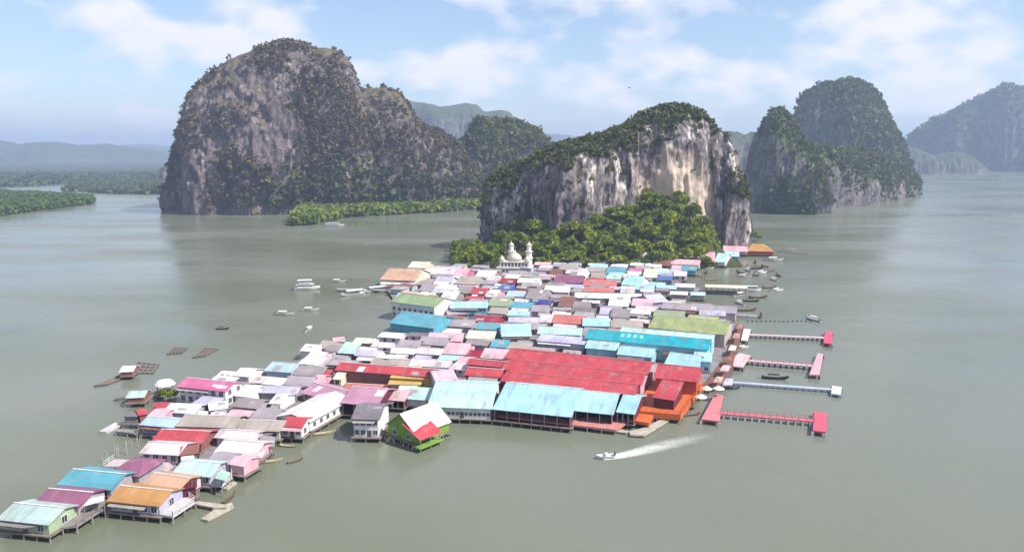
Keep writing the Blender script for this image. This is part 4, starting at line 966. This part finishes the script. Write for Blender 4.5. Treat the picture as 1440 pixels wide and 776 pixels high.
walkway((926, 406), (993, 408), 2.2, 1.4, 'cfc6cc', 'pale walkway joining the village to the covered pier', 'd8d0d6')
walkway((474, 406), (560, 408), 2.4, 1.4, 'c9c6c2', 'long grey pier out to the white tour ferry', 'b8b4b0')
walkway((1036, 442), (1066, 444), 1.6, 1.2, 'dcd2d4', 'short pale jetty right of the lilac roof', 'e6dede')
for x0, x1, y, n in ((942, 967, 414, 'left'), (971, 992, 415, 'right')):
    house(x0, y, x1, y + .5, y - 4.5, 'white' if n == 'left' else 'mint', 'grey', 'small white jetty roof below the walkway to the covered pier' if n == 'left' else 'small mint jetty roof below the walkway to the covered pier', t='s', ze=3, s=1, name='shelter', cat='shelter')
# two footpaths seen at the back, right of the orange hall
walkway((1088, 351), (1138, 356), 1.4, 1.2, 'a58a84', 'thin reddish jetty beyond the orange hipped hall')
walkway((950, 398), (985, 398), 1.6, 1.3, '9a8f92', 'grey jetty behind the covered pier walkway', '9a8f92')

# ------------------------------------------------------------------ boats
def hull(L, B, D, sheer=.8, n=13, stern=.7, colr=None):
    mb = MB(); vs = []; fs = []
    for i in range(n):
        s = i / (n - 1); x = -L / 2 + L * s; w = B / 2 * (stern + (1 - stern) * min(1, s / .3)) * (1 if s < .5 else max(.03, 1 - ((s - .5) / .5) ** 2.2))
        k = D * (.55 if s < .8 else .55) ; top = D + sheer * max(0, (s - .45) / .55) ** 2 + sheer * .3 * max(0, (.2 - s) / .2)
        bot = -.15 + (sheer * .75 + D * .3) * max(0, (s - .75) / .25) ** 2
        vs += [(x, -w, top), (x, -w * .75, bot + .25), (x, 0, bot), (x, w * .75, bot + .25), (x, w, top), (x, w - .12 * min(1, w), top), (x, 0, max(bot + .2, top - .55)), (x, -w + .12 * min(1, w), top)]
    for i in range(n - 1):
        for j in range(8): fs.append((i * 8 + j, i * 8 + (j + 1) % 8, (i + 1) * 8 + (j + 1) % 8, (i + 1) * 8 + j))
    fs += [tuple(range(8)), tuple(range((n - 1) * 8, n * 8))[::-1]]
    return mb.add(vs, fs)
def longtail(colh, colc, canopy, label, L=9.5):
    T = thing('longtail_boat', label, 'boat', (0, 0, 0)); hm = plain('boat_' + colh, colh, .55, .3)
    hull(L, 1.7, .65, 1.0).build('hull', hm, T)
    if canopy:
        cm = plain('canvas_' + colc, colc, .8, .2); mb = MB(); n = 6; vs = []
        for x in (-L * .28, L * .14):
            for i in range(n + 1): t = math.pi * i / n; vs.append((x, -math.cos(t) * .85, 1.75 + math.sin(t) * .35))
        mb.add(vs + [(a, b, c - .06) for a, b, c in vs], [(i, i + 1, n + 2 + i, n + 1 + i) for i in range(n)] + [(2 * n + 2 + i, 3 * n + 3 + i, 3 * n + 4 + i, 2 * n + 3 + i) for i in range(n)]).build('canopy', cm, T)
        for x in (-L * .27, L * .13):
            for sy in (-.8, .8): link('post', POST, T, (x, sy, 1.78), 0, (.35, .35, 1.3))
    eb = MB().box((-L * .46, 0, 1.05), (.7, .45, .5)).bar((-L * .46, 0, 1.0), (-L * .5 - 2.0, .2, .1), .07); eb.build('engine', plain('engine_metal', (.06, .06, .065), .5), T)
    for k in range(3): MB().box((-L * .2 + k * 1.7, 0, .55), (.3, 1.3, .06)).build('thwart', hm, T)
    return T
protos = {'wood': longtail('7a5a44', 'c8c0b4', False, 'x x x x'), 'white': longtail('e8e4e2', 'f4f4f4', True, 'x x x x'), 'dark': longtail('2a2422', '3a3634', True, 'x x x x'), 'tan': longtail('cdbb98', 'd8ccb0', False, 'x x x x')}
TREE = tree_of(None)
first = {k: True for k in protos}
def put(kind, px, py, deg, label, grp=None, sc=1.0):
    g = G(px, py, 0)
    if first[kind]: o = protos[kind]; first[kind] = False; o['label'] = label; o.location = (g[0], g[1], 0); o.rotation_euler = (0, 0, R(deg)); o.scale = (sc,) * 3
    else: o = copy_tree(protos[kind], label, (g[0], g[1], 0), R(deg), sc, None, TREE)
    if grp: o['group'] = grp
    elif 'group' in o: del o['group']
    return o
put('dark', 1090, 533, -12, 'long dark boat moored beside the pale blue pier', sc=.85)
put('wood', 1069, 445, 70, 'dark longtail boat at the tip of the short pale jetty', sc=.9)
put('white', 1143, 450, 115, 'small white boat tied alone far out on the mooring line', sc=.9)
put('dark', 1018, 489, 5, 'dark boat lying at the brown quay', sc=.8)
put('tan', 405, 628, -14, 'tan skiff drifting below the small rose red roofed house', sc=.55)
put('tan', 379, 650, 15, 'pale littered skiff near the white tarpaulin', sc=.62)
put('wood', 415, 649, 40, 'little dark rowing boat off the pink lean-to', sc=.4)
put('tan', 452, 611, 12, 'pale skiff beside the white windowed hall', sc=.75)
put('wood', 322, 702, 80, 'wooden boat standing bow up at the plank raft', sc=.5)
put('white', 400, 443, -5, 'white longtail alone left of the other two in the bay', sc=.95)
put('white', 436, 437, 5, 'white longtail right of the lone one in the bay', sc=.85)
put('white', 434, 464, 80, 'white boat nearest the tents in the bay', sc=.75)
put('dark', 313, 463, 3, 'dark little boat alone in the open water left of the bay', sc=.55)
put('white', 475, 397, 5, 'small white boat at the ferry pier', sc=.9)
put('wood', 868, 607, -5, 'wooden boat at the floating jetty of bleached boards', sc=.6)
put('tan', 1110, 352, 3, 'tan boat right of the orange hipped hall', sc=.9)
put('white', 1088, 367, -2, 'white longtail below the orange hipped hall', sc=1.3)
rg = random.Random(5); G1 = 'boats moored off the covered pier'
BL = [(1040, 384, 'wood'), (1052, 381, 'white'), (1063, 378, 'dark'), (1075, 375, 'wood'), (1046, 390, 'white'), (1058, 388, 'wood'), (1070, 385, 'white'), (1083, 382, 'wood'), (1050, 375, 'wood'), (1062, 370, 'dark'), (1088, 394, 'white'), (1094, 388, 'wood'), (1041, 416, 'white'), (1040, 427, 'white'), (1056, 424, 'dark'), (1066, 419, 'wood'), (1082, 405, 'wood'), (1092, 410, 'white'), (1050, 437, 'wood'), (998, 378, 'tan'), (985, 389, 'tan'), (993, 384, 'wood'), (1000, 394, 'tan')]
nm = {'wood': 'wooden longtail boat', 'white': 'white canopied longtail boat', 'dark': 'dark longtail boat', 'tan': 'tan open boat'}
for px, py, k_ in BL: put(k_, px, py, rg.uniform(-20, 30) if rg.random() < .6 else rg.uniform(60, 110), nm[k_] + (' in the inlet left of the covered pier' if k_ == 'tan' or px < 1010 else ' moored in the cluster off the covered pier'), nm[k_] + 's off the covered pier', rg.uniform(.75, 1.05))
def cruiser(px, py, deg, L, label, decks=1, colr='f4f4f4'):
    g = G(px, py, 0); T = thing('tour_boat', label, 'boat', (g[0], g[1], 0), R(deg)); wm = plain('boat_white', colr, .4, .12)
    hull(L, L * .27, 1.1, .9, stern=.9).build('hull', wm, T)
    for d in range(decks):
        z = 1.15 + d * 2.2
        MB().box((-L * .08, 0, z + .35), (L * .6 - d * 2, L * .2, .7)).build('cabin', wm, T)
        MB().box((-L * .08, 0, z + 1.05), (L * .58 - d * 2, L * .19, .7)).build('cabin_window', glass(), T)
        MB().box((-L * .08, 0, z + 1.6), (L * .7 - d * 2, L * .25, .4)).build('cabin_roof', wm, T)
    return T
cruiser(432, 407, 12, 13, 'white two deck tour ferry moored at the end of the long grey pier', 2)
cruiser(470, 318, 5, 19, 'white tour boat passing the mangroves under the big hill', 1)
cruiser(1059, 410, -4, 8, 'white cabin boat at the tip of the covered pier', 1)
cruiser(1323, 240, 0, 40, 'distant white ship before the far right hills', 2)
# long white canopied boats by the ferry pier
for px0, px1, y0, y1, lab in ((480, 512, 417, 413, 'long white canopied boat lying below the ferry pier, the left one'), (512, 545, 412, 408, 'long white canopied boat lying below the ferry pier, the right one')):
    A, B = G(px0, y0, 0), G(px1, y1, 0); c = (A + B) / 2; u = B - A; L = np.linalg.norm(u)
    T = thing('canopied_boat', lab, 'boat', (c[0], c[1], 0), math.atan2(u[1], u[0]) + math.pi)
    hull(L, 3.4, .9, .8).build('hull', plain('boat_white', 'f4f4f4', .4, .12), T)
    MB().slab([(-L * .42, -1.6, 2.5), (L * .3, -1.6, 2.5), (L * .3, 0, 2.9), (-L * .42, 0, 2.9)], .08).slab([(-L * .42, .004, 2.9), (L * .3, .004, 2.9), (L * .3, 1.6, 2.5), (-L * .42, 1.6, 2.5)], .08).build('canopy', plain('canvas_white', 'f8f8f6', .8, .1), T)
    for x in (-.4, -.06, .28):
        for sy in (-1.4, 1.4): link('post', POST, T, (x * L, sy, 2.55), 0, (.4, .4, 1.9))
# speedboat and wake
g = G(851, 644, 0); T = thing('speedboat', 'small white speedboat running left ahead of its wake', 'boat', (g[0], g[1], .1), R(192)); 
hull(4.6, 1.6, .6, .4, stern=.95).build('hull', plain('boat_white', 'f4f4f4', .4, .12), T); MB().box((-.3, 0, .8), (.7, .8, .7)).build('console', wp, T); MB().box((-2.3, 0, .75), (.4, .4, .8)).build('outboard', plain('engine_metal', (.06, .06, .065), .5), T)
def wake(line, w0, w1, name='wake'):
    P = [G(x, y, .03) for x, y in line]; n = 60; tt = np.linspace(0, 1, n); seg = np.linspace(0, 1, len(P)); P = np.array(P)
    C = np.stack([np.interp(tt, seg, P[:, i]) for i in range(3)], 1); d = np.gradient(C, axis=0); d /= np.linalg.norm(d, axis=1)[:, None]; s = np.stack([-d[:, 1], d[:, 0], 0 * d[:, 0]], 1)
    m = 16; k = np.linspace(-1, 1, m); w = (w0 + (w1 - w0) * tt ** .8)
    V = (C[:, None] + s[:, None] * (k[None, :, None] * w[:, None, None])).reshape(-1, 3); V[:, 2] = .035
    idx = np.arange(n * m).reshape(n, m); F = np.stack([idx[:-1, :-1], idx[1:, :-1], idx[1:, 1:], idx[:-1, 1:]], -1).reshape(-1, 4)
    me = npmesh(name, V, F, foam_mat()); uv = me.uv_layers.new(name='uv'); li = np.zeros(len(me.loops), int); me.loops.foreach_get('vertex_index', li)
    U = np.stack([np.repeat(tt, m), np.tile(k, n) * .5 + .5], 1)[li]; uv.data.foreach_set('uv', U.astype(np.float32).ravel())
    return stuff(link(name, me))
def foam_mat():
    if 'foam' in MATS: return MATS['foam']
    t = NT('foam'); t.b.inputs['Base Color'].default_value = (.75, .76, .72, 1); t.b.inputs['Roughness'].default_value = .8
    uv = t.node('ShaderNodeTexCoord'); sx = t.node('ShaderNodeSeparateXYZ'); t.l.new(uv.outputs['UV'], sx.inputs[0])
    e = t.math('ABSOLUTE', t.math('SUBTRACT', sx.outputs[1], .5)); side = t.math('SUBTRACT', 1.0, t.math('MULTIPLY', e, 2))
    n = t.noise(t.coord((1, 1, 1), 'Object'), 1.1, 6, .7); n2 = t.noise(t.coord((.25, 1.2, 1), 'Object'), .8, 4, .6)
    a = t.math('MULTIPLY', t.math('MULTIPLY', t.math('POWER', t.math('SUBTRACT', 1.0, sx.outputs[0]), 1.1), t.math('POWER', side, .5)), t.math('ADD', n, t.math('SUBTRACT', n2, .2)))
    al = t.ramp(a, [(.10, (0, 0, 0)), (.5, (1, 1, 1))]); t.l.new(t.math('MULTIPLY', al, .68), t.b.inputs['Alpha']); MATS['foam'] = t.m; return t.m
wake([(848, 645), (875, 640), (910, 632), (950, 622), (995, 612), (1045, 603)], .8, 4.4)

# ------------------------------------------------------------------ rafts, huts, stakes
def net_raft(c4, label, hut=None):
    P = [G(x, y, .35) for x, y in c4]; c = sum(P) / 4; T = thing('net_raft', label, 'raft', (c[0], c[1], 0))
    q = [p - c for p in P]; mb = MB(); nx, ny = 4, 3
    def at(s, t): return q[0] * (1 - s) * (1 - t) + q[1] * s * (1 - t) + q[2] * s * t + q[3] * (1 - s) * t
    for i in range(nx + 1): mb.bar(Vector(at(i / nx, 0)) + Vector((0, 0, .35)), Vector(at(i / nx, 1)) + Vector((0, 0, .35)), .35, .2)
    for j in range(ny + 1): mb.bar(Vector(at(0, j / ny)) + Vector((0, 0, .25)), Vector(at(1, j / ny)) + Vector((0, 0, .25)), .35, .2)
    mb.build('frame', wood(), T); fb = MB()
    for i in range(nx + 1):
        for j in range(ny + 1): p = at(i / nx, j / ny); fb.box((p[0], p[1], .12), (.7, .7, .5))
    fb.build('floats', plain('float_dark', (.07, .075, .085), .6), T)['kind'] = 'stuff'
    return T
net_raft([(134, 542), (150, 540), (192, 524), (178, 523)], 'long dark net raft trailing from the floating hut')
net_raft([(186, 523), (214, 524), (222, 512), (194, 509)], 'square net raft right of the floating hut')
net_raft([(272, 502), (288, 500), (306, 490), (288, 489)], 'dark net raft alone in open water')
net_raft([(236, 497), (254, 496), (262, 489), (246, 488)], 'small faint net raft left of the dark one in open water')
house(167, 523, 187, 522, 514, 'white', 'brown', 'white roofed floating hut between two net rafts', ze=2.8, deck=1, name='hut', cat='hut', rot=8)
house(176, 558, 203, 560, 549, 'mgrey', 'brown', 'grey roofed floating hut off the round white canopy', ze=2.8, name='hut', cat='hut', s=1, rot=8)
walkway((161, 561), (180, 558), 1.2, .7, '6c625c', 'short dark gangway left of the grey roofed floating hut')
walkway((205, 556), (232, 557), 1.2, .9, '8c827c', 'gangway from the grey roofed floating hut to the shore')
T = house(172, 586, 193, 585, 579, 'dgrey', 'dgrey', 'hut with a dark canopy above white litter by the walkway', ze=3.2, name='hut', cat='hut', s=1, rot=0)[0]
sm = plain('stake_wood', (.42, .38, .36), .9, .4)
for i in range(18):
    t_ = i / 17; px = 150 + 62 * t_ + random.uniform(-7, 7); py = 650 - 40 * t_ + random.uniform(-6, 6); g = G(px, py, 0); h = random.uniform(1.5, 3.4)
    mb = MB().bar((0, 0, -1), (random.uniform(-.5, .5), random.uniform(-.3, .3), h), .1, n=5).bar((0, 0, h * .55), (random.uniform(-.9, .9), .2, h * .9), .06, n=4)
    o = mb.build('mooring_stake', sm); o.location = (g[0], g[1], 0); tag(o, 'thin bare forked stake in the water beside the pale concrete terrace', 'stake', 'bare stakes along the left water edge')
# mooring line with floats far right
for i in range(15):
    t_ = i / 14; g = G(1052 + 88 * t_, 452 + .5 * math.sin(i), 0); o = MB().lathe((0, 0, -.2), [(.35, 0), (.5, .3), (.35, .65), (.05, .75)], 8).build('buoy', plain('float_dark', (.07, .075, .085), .6)); o.location = (g[0], g[1], 0)
    tag(o, 'small dark buoy on the mooring line between two jetty boats', 'buoy', 'buoys of the mooring line')
# sun umbrellas on the landing of the red pier
for px, py, c_, lab in ((993, 556, 'f4e8d0', 'cream parasol on the quay left of the red pier landing'), (1010, 556, 'f2f0f0', 'white parasol at the top of the red pier landing'), (985, 568, 'f4ead8', 'pale parasol nearest the orange deck')):
    g = G(px, py, 1.6); T = thing('parasol', lab, 'parasol', (g[0], g[1], 1.5)); MB().lathe((0, 0, 2.1), [(1.7, 0), (1.65, .1), (.8, .6), (.05, .9)], 10).build('canopy', plain('canvas_' + c_, c_, .8, .15), T); MB().lathe((0, 0, 0), [(.06, 0), (.05, 2.9)], 6).build('pole', wp, T)
put('wood', 972, 584, 12, 'red painted boat at the corner of the orange deck', sc=.55)
# tarpaulins, tanks and small sheds among the roofs
TK = None
def tank(px, py, label, grp):
    global TK
    g = G(px, py, 1.3)
    if TK is None: TK = MB().lathe((0, 0, 0), [(.8, 0), (.85, .1), (.85, 1.5), (.7, 1.75), (.2, 1.9)], 12).mesh('water_tank', plain('tank_plastic', (.035, .045, .07), .5))
    o = link('water_tank', TK, None, (g[0], g[1], 1.3)); tag(o, label, 'water tank', grp)
for px, py in ((437, 561), (488, 551), (360, 548), (352, 571), (545, 536), (662, 480), (742, 466), (770, 451), (690, 446), (604, 418), (650, 405), (700, 432), (736, 428), (800, 446), (842, 436), (870, 452), (812, 404), (836, 424), (896, 398), (915, 380), (940, 372), (560, 482), (595, 474), (520, 492), (466, 505)):
    tank(px, py, 'round dark water tank in a gap between the roofs', 'dark water tanks among the roofs')
m_tarp = plain('tarpaulin', 'f2f4f2', .7, .15)
def tarp(poly, z, label, mat=m_tarp):
    P = [G(x, y, z + .4 * (i % 2)) for i, (x, y) in enumerate(poly)]; c = sum(P) / len(P); o = MB().slab([p - np.array([c[0], c[1], 0]) for p in P], .08)
    t = thing('canvas_shelter', label, 'shelter', (c[0], c[1], 0)); o.build('canopy', mat, t)
    for p in P: link('post', POST, t, (p[0] - c[0], p[1] - c[1], p[2] - .1), 0, (.5, .5, p[2]))
tarp([(356, 636), (366, 643), (374, 634), (362, 622)], 2.6, 'bright white tarpaulin shelter over the water by the pale pink roofs')
tarp([(368, 628), (386, 628), (388, 614), (364, 610)], 2.6, 'grey tarpaulin shelter under the broad cream grey roof', plain('canvas_grey', 'a8a4a8', .8, .3))
tarp([(417, 512), (434, 513), (446, 506), (428, 504)], 2.6, 'pale canvas tent at the water\'s edge below the whitish tin roof')
tarp([(500, 486), (512, 487), (517, 481), (505, 479)], 3.4, 'white canvas shelter behind the lavender roof near the bay')
tarp([(277, 584), (291, 585), (293, 578), (280, 577)], 3.6, 'round looking white shelter at the end of the white lilac roof')
tarp([(528, 503), (546, 504), (540, 495), (533, 495)], 4.4, 'white peaked canvas right of the aqua mint house')
tarp([(118, 711), (146, 703), (147, 696), (126, 701)], 3.6, 'white tin awning beside the mauve roofed pier house')
tarp([(302, 672), (318, 676), (324, 664), (310, 660)], 3.4, 'light green awning on the railed terrace of the mint white house', plain('canvas_mint', 'b4dccb', .8, .2))
for i, (poly, z_, c_, lab) in enumerate((
    ([(1003, 537), (1014, 538), (1018, 530), (1008, 529)], 3.6, 'd8b8a8', 'tan awning on the brown quay near the root of the pale blue pier'),
    ([(1012, 521), (1024, 522), (1028, 514), (1017, 513)], 3.8, 'e8c8cc', 'pink awning on the brown quay near the pale pink pier'),
    ([(1019, 507), (1028, 508), (1031, 502), (1023, 501)], 3.6, '9a6a5c', 'rust brown awning on the quay left of the pale pink landing'),
    ([(1024, 492), (1034, 493), (1036, 486), (1028, 485)], 3.6, 'f0ece8', 'white awning on the brown quay beside the dark boat'),
    ([(1030, 475), (1040, 476), (1041, 469), (1033, 468)], 3.6, 'c89890', 'dull rose awning on the quay left of the pale pier landing'),
    ([(1036, 462), (1044, 462), (1045, 456), (1038, 456)], 3.6, 'b88878', 'brown awning at the far end of the quay'))):
    tarp(poly, z_, lab, plain('canvas_' + c_, c_, .8, .3))
for px, py, k_, dg, sc_, lab in ((1034, 512, 'wood', 80, .6, 'wooden boat nosed in under the pale pink landing'), (1040, 484, 'tan', 70, .6, 'tan boat below the pale pier landing'), (1044, 490, 'white', 20, .6, 'small white boat between the straight pale and pale pink piers'), (1006, 549, 'wood', -30, .55, 'wooden boat between the parasols and the pale blue pier'), (1030, 547, 'dark', 10, .5, 'little dark boat below the root of the pale blue pier')):
    put(k_, px, py, dg, lab, None, sc_)
# white marks painted on the turquoise roof
TT = [h for h in HOUSES if 'bright turquoise' in h[0]['label']][0]; T, L, dep = TT; X, Y = L / 2, dep / 2; hr = Y * math.tan(R(15)); mk = plain('mark_white', '8ff0f8', .6, .05)
for i in range(4):
    a = -X + L * (.285 + .052 * i); y0 = -Y * .52; b = MB(); w_, h_ = 1.15, 2.3
    q = ((.1, 0), (w_ - .1, 0), (w_, .3), (w_, h_ - .3), (w_ - .2, h_), (.2, h_), (0, h_ - .3), (0, .3))
    b.slab([(a + u_, y0 + v_, 6.6 + (y0 + v_ + Y) * math.tan(R(15)) + .05) for u_, v_ in q], .03); b.build('roof_mark', mk, T)
# bird high over the cliff
r_ = ray(885, 124); p = np.array([0, 0, CAMZ]) + r_ * 160; T = thing('bird', 'small dark bird flying high left of the island summit', 'bird', tuple(p))
mb = MB().lathe((0, 0, 0), [(.02, -.28), (.09, -.1), (.08, .1), (.02, .3)], 8); mb.v = [(v[2], v[1], v[0]) for v in mb.v]; mb.build('body', plain('feathers', (.04, .04, .045), .8), T)
for sy in (-1, 1): MB().slab([(-.1, 0, .02), (.12, 0, .02), (.06, sy * .4, .14), (-.08, sy * .42, .14)], .02).build('wing', plain('feathers', (.04, .04, .045), .8), T)

# ------------------------------------------------------------------ small roofs filling the gaps of the village
OX, OY, CELL = -160.0, 100.0, .5; NX, NY = 760, 960
occ = np.zeros((NX, NY), bool)
def cells(c, ang, hx, hy):
    r_ = math.hypot(hx, hy); i0, i1 = int((c[0] - r_ - OX) / CELL), int((c[0] + r_ - OX) / CELL) + 1; j0, j1 = int((c[1] - r_ - OY) / CELL), int((c[1] + r_ - OY) / CELL) + 1
    i0, j0 = max(i0, 0), max(j0, 0); i1, j1 = min(i1, NX), min(j1, NY)
    if i1 <= i0 or j1 <= j0: return None
    gx_, gy_ = np.meshgrid(OX + (np.arange(i0, i1) + .5) * CELL - c[0], OY + (np.arange(j0, j1) + .5) * CELL - c[1], indexing='ij')
    ca, sa = math.cos(ang), math.sin(ang); m = (np.abs(gx_ * ca + gy_ * sa) < hx) & (np.abs(-gx_ * sa + gy_ * ca) < hy)
    return (slice(i0, i1), slice(j0, j1)), m
for T_, L_, D_ in HOUSES:
    q = cells(T_.location, T_.rotation_euler[2], L_ / 2, D_ / 2)
    if q: occ[q[0]] |= q[1]
mq = G(723, 386, 0); q = cells((mq[0], mq[1] + 5), 0, 12, 9); occ[q[0]] |= q[1]
def inside(polyw, gx_, gy_):
    ins = np.zeros(gx_.shape, bool); j = len(polyw) - 1
    for i in range(len(polyw)):
        (xi, yi), (xj, yj) = polyw[i], polyw[j]
        ins ^= ((yi > gy_) != (yj > gy_)) & (gx_ < (xj - xi) * (gy_ - yi) / (yj - yi + 1e-12) + xi); j = i
    return ins
ggx, ggy = np.meshgrid(OX + (np.arange(NX) + .5) * CELL, OY + (np.arange(NY) + .5) * CELL, indexing='ij')
ok = inside([tuple(G(x, y, BOARD_Z)[:2]) for x, y in main_poly], ggx, ggy)
rf = random.Random(11); FC = [('white', 'white'), ('vpink', 'pale pink'), ('lpink', 'light pink'), ('grey', 'grey'), ('tin', 'tin grey'), ('lil', 'lilac'), ('lav', 'lavender'), ('beige', 'beige'), ('brown', 'rust brown'), ('red', 'red'), ('aqua', 'pale aqua'), ('teal', 'teal'), ('dgrey', 'dark grey'), ('cream', 'cream')]
WT = [9, 8, 6, 8, 8, 6, 5, 6, 3, 2, 3, 1, 3, 3]
NAMED = [(h[0], h[0]['label']) for h in HOUSES]
def short(lab):
    lab = lab.split(',')[0]
    for cut in (' with ', ' behind ', ' in front', ' between ', ' right of', ' left of', ' beside ', ' by ', ' over ', ' on ', ' near ', ' below ', ' at ', ' directly', ' against ', ' next ', ' above ', ' off ', ' standing', ' under '):
        k_ = lab.find(cut)
        if k_ > 8: lab = lab[:k_]
    return lab
shorts = {}
for T_, lab in NAMED: shorts.setdefault(short(lab), []).append(T_)
UN = [(T_, s_) for s_, v_ in shorts.items() if len(v_) == 1 and 3 <= len(s_.split()) <= 9 for T_ in v_]
used = set(o['label'].lower() for o in COL.objects if 'label' in o)
nfill = 0
ii, jj = np.nonzero(ok & ~occ); order = rf.sample(range(len(ii)), len(ii))
for size in ((9, 7), (7.5, 6), (6, 5), (4.6, 4.2), (3.4, 3.2)):
    for o_ in order:
        if nfill >= 170: break
        i, j = ii[o_], jj[o_]
        if occ[i, j]: continue
        c = (OX + (i + .5) * CELL, OY + (j + .5) * CELL); ang = R(-16 + rf.uniform(-5, 5)); hx, hy = size[0] / 2 * rf.uniform(.85, 1.15), size[1] / 2 * rf.uniform(.9, 1.1)
        q = cells(c, ang, hx + .25, hy + .25)
        if q is None or occ[q[0]][q[1]].any() or not ok[q[0]][q[1]].all(): continue
        col, cn = rf.choices(FC, WT)[0]; ranked = sorted(UN, key=lambda a: (a[0].location[0] - c[0]) ** 2 + (a[0].location[1] - c[1]) ** 2)[:6]
        done = None
        for N_, s_ in ranked:
            dx, dy = c[0] - N_.location[0], c[1] - N_.location[1]
            rel = ('right of' if dx > 0 else 'left of') if abs(dx) > abs(dy) else ('behind' if dy > 0 else 'in front of')
            lab = f'small {cn} roofed shack {rel} the {s_}'
            if lab.lower() not in used and len(lab.split()) <= 16: done = lab; break
        if not done:
            for N_, s_ in ranked[:3]:
                for M_, s2 in ranked[1:5]:
                    lab = f'small {cn} roofed shack between the {s_} and the {s2}'
                    if s_ != s2 and len(lab.split()) <= 16 and lab.lower() not in used: done = lab; break
                if done: break
        if not done: continue
        used.add(done.lower()); occ[q[0]] |= q[1]; nfill += 1
        T = thing('shack', done, 'shack', (c[0], c[1], 0), ang, None)
        ze = rf.uniform(2.9, 3.8); hr = hy * math.tan(R(rf.choice((12, 16, 20)))); rm = roof_mat(PAL[col]); mb = MB(); shed = rf.random() < .35
        if shed: mb.slab([(-hx, -hy, ze), (hx, -hy, ze), (hx, hy, ze + hr * .8), (-hx, hy, ze + hr * .8)], .12)
        else: mb.slab([(-hx, -hy, ze), (hx, -hy, ze), (hx, 0, ze + hr), (-hx, 0, ze + hr)], .12).slab([(-hx, .004, ze + hr), (hx, .004, ze + hr), (hx, hy, ze), (-hx, hy, ze)], .12)
        mb.build('roof', rm, T); wx, wy = hx - .3, hy - .3; wc = PAL[rf.choice(('beige', 'grey', 'vpink', 'brown', 'lil', 'white', 'mgrey'))]
        wb = MB(); zt = ze - .13; zr = (zt + hr * .8) if shed else zt + hr
        if shed: vs = [(-wx, -wy, 1.4), (wx, -wy, 1.4), (wx, wy, 1.4), (-wx, wy, 1.4), (-wx, -wy, zt), (wx, -wy, zt), (wx, wy, zr - .05), (-wx, wy, zr - .05)]; wb.add(vs, [(3, 2, 1, 0), (0, 1, 5, 4), (1, 2, 6, 5), (2, 3, 7, 6), (3, 0, 4, 7)])
        else: vs = [(-wx, -wy, 1.4), (wx, -wy, 1.4), (wx, wy, 1.4), (-wx, wy, 1.4), (-wx, -wy, zt), (wx, -wy, zt), (wx, wy, zt), (-wx, wy, zt), (-wx, 0, zr - .05), (wx, 0, zr - .05)]; wb.add(vs, [(3, 2, 1, 0), (0, 1, 5, 4), (1, 2, 6, 9, 5), (2, 3, 7, 6), (3, 0, 4, 8, 7)])
        wb.build('wall', wall_mat(wc), T)
        if c[1] < 330 and hx > 2: 
            link('door', DOOR, T, (-wx * .4, -wy - .03, 2.4)); add_window(T, wx * .4, -wy - .04, 2.7)
print('FILL', nfill)
# ------------------------------------------------------------------ haze
t = bpy.data.materials.new('haze_air'); t.use_nodes = True; n_ = t.node_tree.nodes
for q in list(n_): n_.remove(q)
ou = n_.new('ShaderNodeOutputMaterial'); pv = n_.new('ShaderNodeVolumePrincipled'); t.node_tree.links.new(pv.outputs[0], ou.inputs['Volume'])
pv.inputs['Color'].default_value = (.55, .71, 1.0, 1); pv.inputs['Density'].default_value = 0.00018; pv.inputs['Anisotropy'].default_value = .1
stuff(MB().box((0, 2600, 170), (25000, 25000, 342)).build('haze', t))
